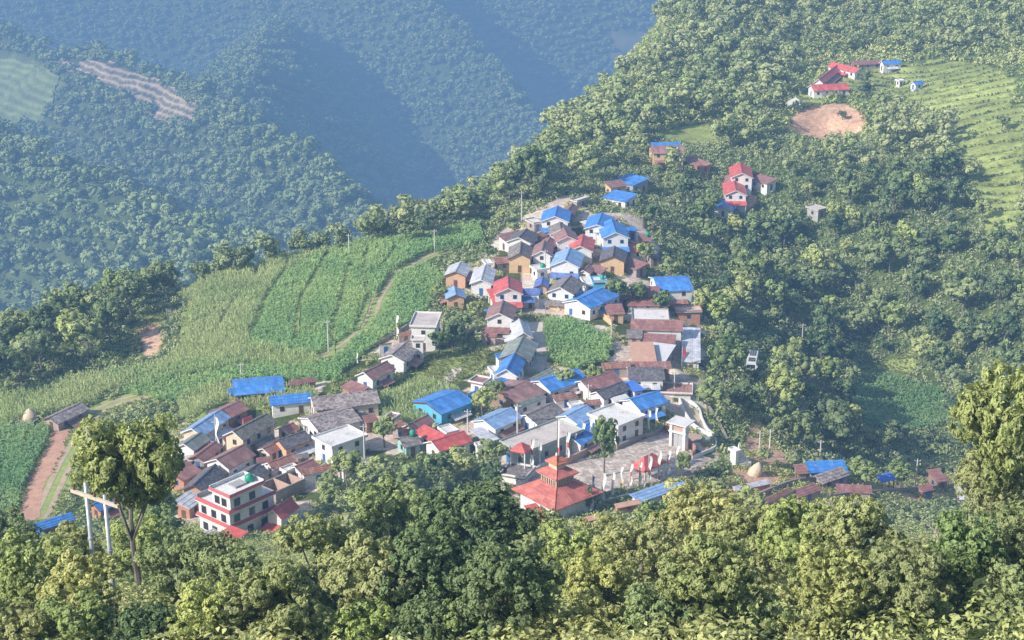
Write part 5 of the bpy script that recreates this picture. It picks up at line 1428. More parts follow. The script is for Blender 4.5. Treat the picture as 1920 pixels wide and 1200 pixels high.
# walls that follow the ground
def wall_line(name, pts, h, th, mat, label, cat='wall', lift=0):
    L = smooth_line([px_ground(p)[:2] for p in pts], 1.0); d = np.gradient(L, axis=0); d /= np.linalg.norm(d, axis=1)[:, None]; nr = np.stack([-d[:, 1], d[:, 0]], 1)
    z = near_h(L[:, 0], L[:, 1]); m = MB(); n = len(L)
    A = L + nr * th / 2; B = L - nr * th / 2; vs = []
    for i in range(n): vs += [(A[i, 0], A[i, 1], z[i] - .5), (A[i, 0], A[i, 1], z[i] + h), (B[i, 0], B[i, 1], z[i] + h), (B[i, 0], B[i, 1], z[i] - .5)]
    fs = [(4*i+k, 4*i+(k+1) % 4, 4*i+4+(k+1) % 4, 4*i+4+k) for i in range(n-1) for k in range(4)] + [(3, 2, 1, 0), (4*n-4, 4*n-3, 4*n-2, 4*n-1)]
    m._add(vs, fs); o = m.build(name, mat); tag(o, label, cat); return o
K = lambda *p: cp('K', p)
wall_line('court_wall', [K(662,245), K(700,340), K(745,420), K(800,482), K(880,530), K(965,560)], 1.0, .3, WM['white'], 'inner whitewashed wall of the court beside the gate')
wall_line('court_wall', [K(664,240), K(760,258), K(835,330), K(860,410), K(910,505), K(968,556), K(975,650), K(880,700), K(770,745)], .75, .3, WM['white'], 'curved outer wall of the court with the round emblem')
patch('court_paving', [K(680,260), K(760,275), K(830,340), K(850,410), K(790,470), K(740,400)], WM['cream'], .09, .35)
patch('court_paving', [K(730,510), K(800,490), K(880,540), K(960,570), K(965,645), K(860,690), K(760,640)], WM['conc'], .10, .35)
def ring(c, r0, r1, mat, name, lift, label, cat='emblem'):
    x, y, z = ground_at(*c); m = MB(); n = 40; vs = []
    for i in range(n):
        t = 2 * math.pi * i / n
        for r_ in (r0, r1): vs.append((r_ * math.cos(t), r_ * math.sin(t), 0)), vs.append((r_ * math.cos(t), r_ * math.sin(t), .06))
    fs = []
    for i in range(n):
        j = (i + 1) % n; fs += [(4*i+1, 4*i+3, 4*j+3, 4*j+1), (4*i+2, 4*j+2, 4*j+3, 4*i+3), (4*i, 4*i+1, 4*j+1, 4*j)]
    m._add(vs, fs); o = m.build(name, mat, loc=(x, y, z + lift)); tag(o, label, cat); return o
ring(K(775,560), .05, 2.0, WM['pink'], 'round_floor_panel', .16, 'plain pink round panel in the court floor', 'floor panel')
ring(K(872,632), 1.15, 1.55, WM['brick'], 'round_emblem', .18, 'brick red ring emblem laid on the pale court floor')
ring(K(872,632), .25, .6, WM['brick'], 'round_emblem', .20, 'small brick red disc inside the ring emblem')
patch('court_paving', [K(800,610), K(960,575), K(965,648), K(850,690)], WM['cream'], .14, .3)
def gate():
    x, y, z = ground_at(*K(655,640)); root = empty('gate_house', (x, y, z), R(-35)); root.scale = (.72, .75, 1); tag(root, 'white gate house with flat roof at the end of the plaza', 'gate house')
    for xx, nm in ((-2.5, 'pillar'), (1.7, 'pillar')):
        m = MB(); m.box(xx, -.9, -.5, xx + .8, .9, 5.2); m.build(nm, WM['white'], root)
    m = MB(); m.box(-2.7, -1.1, 3.3, 2.7, 1.1, 3.6); m.build('lintel', WM['white'], root)
    m = MB(); m.box(-1.68, -.5, 3.62, 1.68, .6, 5.1); m.build('upper_room', WM['pink'], root)
    m = MB(); m.box(-3.1, -1.7, 5.22, 3.1, 3.6, 5.45); m.build('roof', RM['wconc'], root)
    m = MB(); m.box(-1.6, -.3, 0, -.05, -.2, 2.9); m.build('door', M_STEEL, root)
    m = MB(); m.box(.05, -.3, 0, 1.6, -.2, 2.9); m.build('door', M_STEEL, root)
gate()
wall_line('plaza_wall', [K(720,600), K(800,690), K(770,745)], 1.5, .3, WM['brick'], 'brick wall leading from the gate house to the outer court wall')
wall_line('plaza_wall', [K(540,480), K(600,555)], 1.7, .3, WM['brick'], 'short brick wall left of the gate house')
wall_line('plaza_wall', [K(120,665), K(240,610), K(330,570), K(440,545), K(510,500), K(545,480)], 1.0, .3, WM['stone'], 'stone edge wall along the uphill side of the plaza')
wall_line('plaza_wall', [cp('C', p) for p in ((770,815), (880,765), (1000,705))], 1.5, .35, WM['pink'], 'pink wall with white capping between temple and flags')
wall_line('garden_wall', [cp('C', p) for p in ((1010,1112), (1090,1080), (1170,1062), (1235,1045))], .8, .35, WM['white'], 'low white garden wall under the row of tall flags')
wall_line('forecourt_wall', [cp('C', p) for p in ((310,895), (420,955))], 1.0, .35, WM['white'], 'short white wall left of the temple roof')
wall_line('forecourt_wall', [cp('C', p) for p in ((440,975), (560,860), (640,820))], 1.0, .5, WM['white'], 'white stepped wall behind the temple roof')
wall_line('terrace_wall', [cp('A', p) for p in ((775,745), (900,765), (1050,760), (1190,860))], 1.4, .4, WM['ochre'], 'ochre terrace wall along the upper edge of the village maize plot')
wall_line('garden_fence', [K(330,345), K(400,330), K(470,305), K(580,285)], 1.6, .3, WM['white'], 'white terrace wall in front of the blue roofed house near the gate')
wall_line('terrace_wall', [(1395,945), (1440,925), (1500,905), (1560,905)], 1.0, .5, WM['stone'], 'dry stone terrace wall below the haystack')
wall_line('terrace_wall', [(1560,935), (1650,925), (1740,915), (1820,905)], 1.0, .5, WM['stone'], 'long dry stone terrace wall at the lower right')
wall_line('terrace_wall', [(1270,735), (1310,742), (1345,790), (1365,830)], .6, .4, WM['stone'], 'pale footpath kerb running down beside the plaza trees')
wall_line('terrace_wall', [(690,655), (730,635), (770,610)], .9, .4, WM['stone'], 'stone terrace wall above the dirt yard of the left arm')
wall_line('terrace_wall', [(870,628), (900,618), (930,612)], .9, .5, WM['pink'], 'pinkish wall below the brown roofed white gable')

# ------------------------------------------------------------------ poles, flags, masts
def utility_pole(px, py, top, label, arm=False):
    x, y, z = ground_at(px, py); slant = math.hypot(y, 150 - z); h = max(4.5, (py - top) * slant / FPX / .92)
    root = empty('utility_pole', (x, y, z)); tag(root, label, 'utility pole', 'utility poles around the village')
    m = MB(); m.tube([(0, 0, -.5), (0, 0, h * .5), (0, 0, h)], [.17, .145, .11], 8); m.build('pole', M_POLE, root)
    k = MB(); k.box(-.7, -.05, h - .5, .7, .05, h - .4); ca = k.build('crossarm', M_POLE, root)
    for s in (-.6, 0, .6):
        q = MB(); q.lathe([(.0, h - .4), (.05, h - .4), (.06, h - .25), (0, h - .2)], 8, (s, 0)); q.build('insulator', M_WHITEP, ca)
    return np.array([x, y, z + h - .25])
UP = [(978,418,362,'utility pole left of the topmost blue house'), (1275,334,290,'utility pole under the ochre walled ridge house'), (815,472,432,'utility pole on the skyline of the maize field'),
      (655,480,440,'utility pole at the far left field edge'), (453,716,684,'utility pole behind the long blue shed'), (616,660,602,'utility pole at the foot of the grassy track'),
      (970,820,758,'tall pole beside the pale blue roof in the middle row'), (877,810,768,'pole right of the red roofed pair'), (1103,757,732,'short pole on the dark grey roof lane'),
      (1146,640,606,'pole on the corner of the village maize plot'), (1264,736,698,'pole above the rusty walled yard'), (1502,668,608,'pole in the right hand forest'),
      (1716,912,858,'pale pole among the terrace houses'), (1423,856,808,'pole behind the haystack'), (1443,842,812,'short pole right of the haystack'), (1537,862,826,'pole above the bright blue terrace roof'),
      (407,848,788,'pole beside the grey green roof'), (577,842,804,'pole at the orange walled house'), (684,872,796,'slim pole in the trees below the brown sheds'), (1022,520,470,'pole in the upper village lane')]
TOPS = [utility_pole(*u) for u in UP]
def wire(a, b, sag, label):
    m = MB(); P = [a + (b - a) * t - np.array([0, 0, sag * 4 * t * (1 - t)]) for t in np.linspace(0, 1, 14)]
    m.tube(P, .025, 4, cap=False); tag(m.build('power_line', M_BLACK), label, 'power line')
for i, j, lb in ((0, 1, 'power line from the top house pole to the ridge pole'), (2, 0, 'power line across the upper field edge'), (3, 2, 'power line along the far field edge'),
                 (15, 11, 'power line dipping over the shaded ravine'), (12, 15, 'power line above the terrace houses'), (6, 7, 'power line between the two middle row poles'), (9, 10, 'power line over the tarpaulin roofs')):
    wire(TOPS[i], TOPS[j], 2.2, lb)

M_FLAG = rough_mat('flag_cloth', (.84, .83, .81), (.92, .91, .90), 1.2, .1, .8)
M_FLAGR = rough_mat('red_flag_cloth', (.62, .10, .10), (.72, .18, .15), 1.2); M_FLAGY = rough_mat('yellow_flag_cloth', (.66, .50, .16), (.78, .64, .26), 1.2); M_FLAGB = rough_mat('blue_flag_cloth', (.14, .22, .55), (.2, .3, .66), 1.2)
def prayer_flag(seed, hasred):
    rng = random.Random(seed); h = 1.0; root = empty('prayer_flag')
    m = MB(); m.tube([(0, 0, -.05), (0, 0, 1.0)], [.016, .011], 6); m.build('pole', M_POLE, root)
    n = 14; vs = []
    for i in range(n + 1):
        t = i / n; zz = .95 - .78 * t; wv = .018 * math.sin(t * 9 + seed) ; wd = .088 * (1 - .25 * t) + .012 * math.sin(t * 6 + seed * 2)
        vs += [(.008, wv, zz), (.008 + wd, wv * 2.2 + .012, zz - .01)]
    def strip(a, b, mat, nm):
        q = MB(); q._add(vs[2*a:2*b+2], [(2*i, 2*i+1, 2*i+3, 2*i+2) for i in range(b - a)]); q.build(nm, mat, root)
    if hasred == 0: strip(0, n, M_FLAG, 'flag')
    elif hasred == 1: strip(0, 5, M_FLAG, 'flag'); strip(5, 8, M_FLAGR, 'flag'); strip(8, n, M_FLAG, 'flag')
    elif hasred == 2: strip(0, 9, M_FLAG, 'flag'); strip(9, n, M_FLAGY, 'flag')
    else: strip(0, 3, M_FLAGB, 'flag'); strip(3, n, M_FLAG, 'flag')
    return Proto(root)
PF = [prayer_flag(s, s) for s in range(4)]
FL = [('C', x, y, h, k, lb) for x, y, h, k, lb in [
 (1030,1110,215,0,'leftmost tall white prayer flag of the garden wall row'), (962,1095,180,3,'prayer flag beside the narrow cypress'), (1100,1062,180,0,'white prayer flag second in the garden wall row'),
 (1165,1012,165,2,'prayer flag with yellow tail third in the garden row'), (1232,990,165,1,'prayer flag with red stripe below the pavilion'), (1297,978,165,1,'red striped prayer flag just left of the pavilion corner'),
 (1365,952,180,0,'broad white prayer flag in front of the pavilion roof'), (1432,922,190,0,'tallest white prayer flag before the pavilion roof'), (1500,912,180,1,'red striped prayer flag right of the pavilion'),
 (1563,890,190,2,'last prayer flag before the dark conical tree'), (1330,1030,95,0,'short white flag in front of the pale blue roof'),
 (1245,640,120,0,'white prayer flag at the left end of the uphill plaza row'), (1305,612,120,2,'yellow tailed prayer flag of the uphill plaza row'), (1360,590,150,0,'tall white prayer flag of the uphill plaza row'),
 (1415,562,140,2,'fourth prayer flag of the uphill plaza row'), (1467,478,80,0,'prayer flag nearest the gate house'), (450,830,150,3,'blue topped prayer flag left of the red pyramid pavilion'),
 (518,858,200,1,'tall red striped prayer flag beside the pyramid pavilion'), (578,832,150,0,'white prayer flag behind the temple forecourt'), (632,752,120,1,'red striped prayer flag against the grey green wall'),
 (775,805,200,1,'tall flag right of the temple spire'), (830,732,130,1,'short flag right of the temple spire'), (888,705,170,1,'red striped flag before the blue gabled house'),
 (946,690,190,2,'flag just left of the plaza tree'), (600,800,120,2,'flag between the forecourt and the long slab roof')]]
FL += [('B', 555, 410, 210, 1, 'red and white prayer flag above the dirt yard of the left arm'), ('B', 158, 665, 110, 0, 'white prayer flag behind the brown roofed white gable'),
       ('D', 425, 575, 215, 0, 'white prayer flag among the lower left roofs'), ('D', 752, 780, 110, 1, 'prayer flag beside the dark slate roofs'), ('D', 1045, 555, 140, 0, 'prayer flag at the corner of the stained flat roof')]
for cr, x, y, h, k, lb in FL:
    p = cp(cr, (x, y)); gx_, gy_, gz_ = ground_at(*p); hh = h * CROPS[cr][2] * math.hypot(gy_, 150 - gz_) / FPX / .92
    o = PF[k].put((gx_, gy_, gz_), random.uniform(-1.0, -.45), (hh * 1.15, hh * 1.15, hh * 1.2)); tag(o, lb, 'prayer flag', 'prayer flags on tall poles')
def tall_pole():
    x, y, z = ground_at(*cp('C', (705,1165))); root = empty('flagpole', (x, y, z)); tag(root, 'very tall thin flagpole in front of the pagoda temple', 'flagpole')
    m = MB(); m.tube([(0, 0, -.5), (0, 0, 9), (0, 0, 18.5)], [.12, .09, .05], 8); m.build('pole', M_WOOD, root)
    q = MB(); q._add([(.05, 0, 18.2), (.30, -.2, 18.2), (.05, 0, 16.4), (.32, -.2, 16.3), (.05, 0, 13.2), (.30, -.18, 13.0)], [(0, 1, 3, 2), (2, 3, 5, 4)]); q.build('flag', M_FLAG, root)
    q = MB(); q._add([(.06, .02, 13.1), (.38, -.2, 13.0), (.06, .02, 12), (.38, -.2, 11.9)], [(0, 1, 3, 2)]); q.build('flag', M_FLAGR, root)
tall_pole()
def red_flag():
    x, y, z = ground_at(*cp('A', (1640,1140))); root = empty('flagpole', (x, y, z)); tag(root, 'pole with a bright red flag at the end of the striped roof', 'flagpole')
    m = MB(); m.tube([(0, 0, -.3), (0, 0, 5.5)], [.07, .05], 6); m.build('pole', M_POLE, root)
    q = MB(); q._add([(.05, 0, 5.3), (.8, .1, 5.0), (.05, 0, 4.0), (.9, .15, 3.7), (.05, 0, 3.0), (1.0, .05, 2.9)], [(0, 1, 3, 2), (2, 3, 5, 4)]); q.build('flag', M_FLAGR, root)
red_flag()
def umbrella():
    x, y, z = ground_at(*cp('C', (1550,262))); root = empty('parasol', (x, y, z)); tag(root, 'pale round shade umbrella above the rusty walled yard', 'umbrella')
    m = MB(); m.tube([(0, 0, -.3), (0, 0, 4.4)], .06, 6); m.build('pole', M_POLE, root)
    m = MB(); m.lathe([(1.7, 3.9), (1.65, 3.98), (.9, 4.3), (.05, 4.55)], 12); m.build('canopy', WM['cream'], root)
umbrella()

# H-frame electricity pole in the foreground
def hpole():
    a = np.array(at_y(160, 905, 75)); b = np.array(at_y(196, 928, 74)); root = empty('electricity_pole', (a[0], a[1], 0)); tag(root, 'twin steel electricity pole with wooden crossarm in the left foreground', 'electricity pole')
    o = np.array([a[0], a[1], 0])
    for p in (a, b):
        q = p - o; m = MB(); m.tube([(q[0], q[1], p[2] - 12), (q[0], q[1], p[2] - 5), (q[0], q[1], p[2])], [.15, .13, .10], 12); pl = m.build('pole', M_STEEL, root, True)
        c = MB(); c.tube([(q[0], q[1], p[2] - 3.2), (q[0], q[1], p[2] - 3.1)], .16, 12); c.build('clamp', M_STEEL, pl)
    p1 = np.array(at_y(136, 916, 75.2)) - o; p2 = np.array(at_y(224, 946, 73.2)) - o
    m = MB(); dd = (p2 - p1); n_ = np.cross(dd, (0, 0, 1)); n_ = n_ / np.linalg.norm(n_) * .07; n2 = n_ * 1.0; up = np.array([0, 0, .085]); f0 = np.array([0, -.22, 0])
    q = [p1 + f0 - n_ - up, p1 + f0 + n_ - up, p1 + f0 + n_ + up, p1 + f0 - n_ + up]; r_ = [v + dd for v in q]
    m._add(q + r_, [(0, 1, 2, 3), (7, 6, 5, 4), (0, 4, 5, 1), (1, 5, 6, 2), (2, 6, 7, 3), (3, 7, 4, 0)]); ca = m.build('crossarm', plain('pale_timber', (.66, .56, .44)), root)
    for t in (.06, .5, .94):
        k = MB(); c = p1 + f0 + dd * t; k.lathe([(0, c[2] + .1), (.05, c[2] + .1), (.09, c[2] + .2), (.05, c[2] + .28), (.08, c[2] + .36), (0, c[2] + .42)], 8, (c[0], c[1])); k.build('insulator', M_WOOD, ca)
hpole()

# haystacks, stupa, bus, arch
def haystack(px, py, r, h, label, lean=0):
    x, y, z = ground_at(px, py); n, mm = 22, 14; vs = []; rng = np.random.default_rng(int(px))
    prof = [(1.0, 0), (1.08, .12), (1.1, .3), (1.0, .5), (.78, .68), (.45, .84), (.18, .95), (.05, 1.0)]
    m = MB()
    for rr, zz in prof:
        for k in range(n):
            t = 2 * math.pi * k / n; q = r * rr * (1 + rng.uniform(-.07, .07)); vs.append((q * math.cos(t) + lean * zz, q * math.sin(t), h * zz - .2))
    m._add(vs, [(i*n+k, i*n+(k+1) % n, (i+1)*n+(k+1) % n, (i+1)*n+k) for i in range(len(prof)-1) for k in range(n)] + [tuple((len(prof)-1)*n+k for k in range(n))])
    o = m.build('haystack', rough_mat('straw', (.56, .44, .30), (.76, .64, .48), 3), None, True, (x, y, z)); tag(o, label, 'haystack')
haystack(57, 788, 1.5, 3.0, 'small golden haystack on the stone platform at the left edge')
haystack(1413, 890, 1.25, 2.9, 'large pale haystack below the stupa', .9)
wall_line('stone_platform', [(34, 791), (68, 793)], .6, 2.2, WM['stone'], 'low stone platform carrying the small haystack', 'platform')
def stupa():
    x, y, z = ground_at(1384, 868); root = empty('stupa', (x, y, z), R(20)); tag(root, 'small white stupa with stepped base and spire', 'stupa')
    for i, (s, h0, h1) in enumerate(((1.9, -.5, .7), (1.5, .7, 1.2), (1.15, 1.2, 1.6))):
        m = MB(); m.box(-s, -s, h0, s, s, h1); m.build('base_step', WM['white'], root)
    m = MB(); m.lathe([(.95, 1.6), (1.0, 2.0), (.85, 2.5), (.5, 2.85), (.3, 2.95)], 16); m.build('dome', WM['white'], root, True)
    m = MB(); m.box(-.28, -.28, 2.93, .28, .28, 3.25); m.build('harmika', M_FLAGY, root)
    m = MB(); m.lathe([(.26, 3.25), (.22, 3.5), (.12, 4.0), (.03, 4.5)], 10); m.build('spire', WM['white'], root, True)
stupa()
house('K','f',(1085,655),(1130,640),(1098,700),3.2,0,'wconc','white','white shrine hut left of the stupa',cat='shrine')
def bus():
    g = ground_at(1408, 690)[2]
    x, y = at_z(1411, 668, g + 2.9); root = empty('bus', (x, y, g), R(78)); tag(root, 'white bus with roof racks parked in the shade of the forest', 'bus')
    m = MB(); Lx, Wy = 4.4, 1.25
    prof = [(-1, .55), (-1, 1.7), (-.96, 2.6), (-.86, 2.85), (.86, 2.85), (.96, 2.6), (1, 1.7), (1, .55)]
    vs = [(xx, Wy * a, b) for xx in (-Lx, Lx) for a, b in prof]; n = len(prof)
    m._add(vs, [tuple(range(n)), tuple(range(2*n-1, n-1, -1))] + [(i, (i+1) % n, (i+1) % n + n, i + n)[::-1] for i in range(n)])
    m.build('body', M_WHITEP, root)
    for x0, x1 in ((-3.4, -1.2), (.4, 3.6)):
        r_ = MB(); r_.box(x0, -.75, 2.86, x1, .75, 2.92)
        rk = r_.build('roof_rack', M_STEEL, root)
        for i in range(5):
            b = MB(); xx = x0 + (x1 - x0) * i / 4; b.box(xx - .04, -.8, 2.925, xx + .04, .8, 3.02); b.build('rack_bar', M_BLACK, rk)
        for s in (-.55, 0, .55):
            b = MB(); b.box(x0, s - .04, 3.022, x1, s + .04, 3.06); b.build('rack_bar', M_BLACK, rk)
    g_ = MB(); g_.box(-Lx - .03, -.95, 1.5, -Lx - .005, .95, 2.45); g_.build('windscreen', M_GLASS, root)
    for s in (-1, 1):
        for i in range(5):
            q = MB(); xx = -2.9 + i * 1.25; y0 = s * (Wy + .003); q.box(xx, min(y0, y0 + s * .02), 1.65, xx + 1.05, max(y0, y0 + s * .02), 2.4); q.build('window', M_GLASS, root)
        for xx in (-2.4, 2.2):
            w = MB(); w.tube([(xx, s * (Wy - .25), .45), (xx, s * (Wy + .02), .45)], .45, 14); w.build('wheel', M_BLACK, root)
        k = MB(); k.box(-Lx - .35, s * Wy + (.05 if s > 0 else -.3), 1.9, -Lx - .25, s * Wy + (.3 if s > 0 else -.05), 2.4); k.build('mirror', M_WHITEP, root)
bus()
def arch():
    x, y, z = ground_at(1491, 200); root = empty('arched_gate', (x, y, z), R(-14)); tag(root, 'white gate wall with a blue arch beside the landslip', 'gate')
    m = MB(); n = 12
    out = [(-2.9, 0), (-2.9, 2.0), (-1.7, 2.6), (0, 3.6), (1.7, 2.6), (2.9, 2.0), (2.9, 0)]
    inn = [(1.0, 0), (1.0, 1.5)] + [(math.cos(t) * 1.0, 1.5 + math.sin(t) * .9) for t in np.linspace(0.2, math.pi - .2, 8)] + [(-1.0, 1.5), (-1.0, 0)]
    pts = out + inn
    m._add([(a, -.25, b - .1) for a, b in pts] + [(a, .25, b - .1) for a, b in pts], [tuple(range(len(pts)))[::-1], tuple(range(len(pts), 2 * len(pts)))] + [(i, (i+1) % len(pts), (i+1) % len(pts) + len(pts), i + len(pts)) for i in range(len(pts))])
    m.build('wall', WM['white'], root)
    d = MB(); d.box(-.99, -.05, -.1, .99, .05, 2.2); d.build('gate_leaf', M_BLUEW, root)
arch()
# ------------------------------------------------------------------ crops, grass and undergrowth
def plant_proto(seed, n, h, spread, lw, kind):
    rng = np.random.default_rng(seed)
    V, T = [], []
    for i in range(n):
        a = rng.uniform(0, 6.28); z0 = rng.uniform(.1, .75) * h if kind != 'grass' else 0
        L = spread * rng.uniform(.7, 1.15); w = lw * rng.uniform(.7, 1.2)
        d = np.array([math.cos(a), math.sin(a), 0]); s = np.array([-d[1], d[0], 0])
        up = h * rng.uniform(.15, .35) if kind != 'grass' else h * rng.uniform(.6, 1)
        b = np.array([0, 0, z0]); mid = b + d * L * .5 + np.array([0, 0, up]); tip = b + d * L + np.array([0, 0, up * .5])
        V += [b, mid + s * w, tip, mid - s * w]; T += [.25, .45 + .5 * (z0 / h), .8, .45 + .5 * (z0 / h)]
    if kind == 'maize':
        for k in range(2):
            a = rng.uniform(0, 3.14); s = np.array([math.cos(a), math.sin(a), 0]) * .05
            V += [np.array([0, 0, h * .7]), np.array([0, 0, h * .95]) + s * 2.5, np.array([.03, 0, h * 1.22]), np.array([0, 0, h * .95]) - s * 2.5]; T += [.7, 1, 1, 1]
    V = np.array(V); return V, np.arange(len(V)).reshape(-1, 4), np.array(T)
def sow(name, label, mat, poly, protos, spacing, seed, box, sc=(.8, 1.2), gaps=None, gw=1.0, cat='crop', extra=None, bulk=None):
    x0, x1, y0, y1 = box
    def mk(px, py, x, y):
        npx = px + 4 * fbm(x / 4., y / 4., 2, 5); npy = py + 3 * fbm(x / 4., y / 4., 2, 6)
        m = zone_mask(npx, npy, poly) if poly is not None else np.ones(px.shape, bool)
        if extra is not None: m &= extra(npx, npy, x, y)
        return m
    gx, gy, gz, rng = scatter(x0, x1, y0, y1, spacing, seed, mk)
    if gaps:
        keep = np.ones(len(gx), bool)
        for g in gaps:
            W = np.array([px_ground(p)[:2] for p in g]); keep &= np.abs(seg_signed(gx, gy, W)) > gw
        gx, gy, gz = gx[keep], gy[keep], gz[keep]
    n = len(gx); s = rng.uniform(*sc, n) * (1 + .35 * fbm(gx / 7., gy / 7., 2, seed))
    br = .35 * fbm(gx / 9., gy / 9., 3, seed + 1); hue = np.clip(.3 + 1.1 * fbm(gx / 12., gy / 12., 3, seed + 2), 0, 1)
    pk = rng.integers(len(protos), size=n); ang = rng.uniform(0, 6.28, n)
    Vs, Fs, Ts, Hs, off = [], [], [], [], 0
    for k, (V, F, T) in enumerate(protos):
        i = np.where(pk == k)[0]
        if not len(i): continue
        c, sn = np.cos(ang[i])[:, None], np.sin(ang[i])[:, None]; q = s[i][:, None]
        Vs.append(np.stack([(V[None, :, 0] * c - V[None, :, 1] * sn) * q + gx[i][:, None], (V[None, :, 0] * sn + V[None, :, 1] * c) * q + gy[i][:, None], V[None, :, 2] * q + gz[i][:, None] - .05], -1).reshape(-1, 3))
        Fs.append((F[None] + (np.arange(len(i)) * len(V))[:, None, None]).reshape(-1, 4) + off)
        Ts.append(np.clip(T[None] + br[i][:, None], 0, 1).ravel()); Hs.append(np.repeat(hue[i], len(V))); off += len(i) * len(V)
    print(name, n)
    o = quads_to_obj(name, np.concatenate(Vs), np.concatenate(Fs), np.concatenate(Ts), mat, hue=np.concatenate(Hs)); tag(o, label, cat, kind='stuff')
GAPS = [[(490,475),(480,520),(440,570),(395,640)], [(570,470),(540,500),(500,560),(465,640)], [(612,480),(590,520),(560,570),(555,640)], [(690,470),(680,520),(690,560),(668,620)],
        [(655,500),(640,560),(625,620),(622,670)], [(740,470),(720,500),(690,520)], [(420,500),(385,540),(350,570),(345,640)], TR1, TR2, RED]
MZ = [plant_proto(i, 12, 2.1, .95, .10, 'maize') for i in range(5)]
LC = [plant_proto(20 + i, 14, 1.7, .85, .15, 'leafy') for i in range(5)]
GR = [plant_proto(40 + i, 10, .5, .45, .06, 'grass') for i in range(4)]
novil = lambda px, py, x, y: ~in_poly(px, py, Z_VILLAGE[:0] or [(0, 0), (0, 1), (1, 1)])
sow('leafy_crop', 'dense green leafy crop on the sloping field plots', M_CROP, Z_CORN, LC, .85, 51, (-140, 45, 260, 480), gaps=GAPS, gw=.75)
sow('maize_crop', 'pale tasselled maize standing on the field plots', M_MAIZE, Z_TAN, MZ, .85, 52, (-140, 30, 260, 480), gaps=GAPS, gw=.5)
for g_ in GAPS[:7]: ribbon('field_bank', g_, 1.5, M_TRACKG, .22, 7, .5)  # bright grass strips laid in to give the slope its sunlit bands
sow('ravine_crop', 'bright green leafy plot in the clearing low in the ravine', M_CROP, [[(1585,725),(1640,700),(1700,715),(1765,735),(1780,800),(1700,815),(1640,805),(1590,770)]], LC, 1.0, 62, (50, 140, 290, 460), sc=(.9, 1.4))
sow('hillside_crop', 'bright green leafy plots beside the red dirt path', M_CROP, [[(-20,800),(112,803),(98,845),(80,885),(62,925),(45,965),(-20,965)]], LC, .95, 63, (-140, -70, 230, 340), sc=(.8, 1.1), gaps=[RED, TR2], gw=2.6)
sow('meadow_grass', 'bright rough grass on banks and terraces', M_GRASS, Z_GRASS, GR, 1.0, 53, (-140, 260, 240, 430), sc=(.8, 1.8), gaps=[TR1, TR2, RED], gw=1.6, cat='grass')
R_TER = [z for z in Z_GRASS if z[0][0] > 1580]
sow('terrace_hedge', 'dark tufts growing along the risers of the curved terraces', M_LEAF_DARK, R_TER, GR, 1.3, 60, (100, 300, 430, 800), sc=(1.2, 2.6), cat='grass',
    extra=lambda px, py, x, y: ((((np.hypot(x - 175, (y - 700) * .8) + 7 * fbm(x / 35., y / 35., 3, 555)) / 6.5) % 1) < .2))
# shrubs
def shrub_proto(seed, n=34, f=1.0):
    rng = np.random.default_rng(seed); d = unit(rng.normal(size=(n, 3))); d[:, 2] = np.abs(d[:, 2])
    P = d * np.array([.9, .9, .9]) * rng.uniform(.6, 1.05, (n, 1)); V, F = leaves(P, d + rng.normal(scale=.4, size=(n, 3)) + np.array([0, 0, .3]), rng.uniform(.3, .6, n) * f, rng.uniform(.18, .34, n) * f, rng, .4)
    return V, F, np.repeat(np.clip(.2 + .6 * P[:, 2] + rng.normal(scale=.15, size=n), 0, 1), 4)  # painted lighter toward the top, same shading in the tint as the crowns
SB = [shrub_proto(70 + i) for i in range(5)]
OPEN = Z_CORN + Z_TAN + Z_GRASS + Z_DIRT + Z_PALE
wild = lambda px, py, x, y: ~zone_mask(px, py, OPEN) & ~in_poly(px, py, Z_VILLAGE) & (seg_signed(x, y, EDGE) < 12) & (px > -80) & (px < 2000)
clear_tr = [TR1, TR2, RED]
sow('undergrowth', 'tangled green undergrowth between fields, village and forest', M_LEAF, None, SB, 2.3, 54, (-190, 260, 235, 560), sc=(.9, 1.9), gaps=clear_tr, gw=3.0, cat='undergrowth', extra=wild)
sow('ridge_undergrowth', 'green scrub carpeting the ridge beyond the village', M_LEAF, None, SB, 3.6, 55, (-20, 360, 560, 900), sc=(1.4, 3.0), cat='undergrowth', extra=wild)
sow('slope_undergrowth', 'leafy scrub covering the foreground slope', M_LEAF, None, [shrub_proto(90 + i, 130, .42) for i in range(4)], 2.0, 56, (-110, 110, 60, 262), sc=(.9, 2.0), cat='undergrowth', extra=lambda px, py, x, y: (px > -120) & (px < 2040) & ((py > 960) | ~in_poly(px, py, Z_VILLAGE)) & ~zone_mask(px, py, Z_DIRT + [Z_GRASS[3], Z_GRASS[4]]))
# weeds and kitchen-garden plants filling the gaps between the houses
occ = []
for nm, (ro, c, ang, L, W, zc) in ROOTS.items(): occ.append((c[0], c[1], max(L / 2, W * (.5 if True else 1)) + .4))
occ = np.array(occ)
def gapmask(px, py, x, y):
    d = np.min(np.hypot(x[:, None] - occ[None, :, 0], y[:, None] - occ[None, :, 1]) - occ[None, :, 2] * .85, 1) if x.ndim == 1 else None
    if d is None:
        sh = x.shape; xx, yy = x.ravel(), y.ravel(); d = np.min(np.hypot(xx[:, None] - occ[None, :, 0], yy[:, None] - occ[None, :, 1]) - occ[None, :, 2] * .85, 1).reshape(sh)
    return ((in_poly(px, py, Z_VILLAGE) & (fbm(x / 6., y / 6., 3, 99) > .10)) | (in_poly(px, py, Z_DIRT[2]) & (fbm(x / 5., y / 5., 3, 98) > -.10))) & ~zone_mask(px, py, Z_PALE + Z_CORN) & (d > 0)
sow('garden_plants', 'kitchen garden weeds and shrubs in the gaps between houses', M_LEAF, None, SB, 1.25, 57, (-100, 125, 245, 480), sc=(.5, 1.25), cat='garden plants', extra=gapmask)
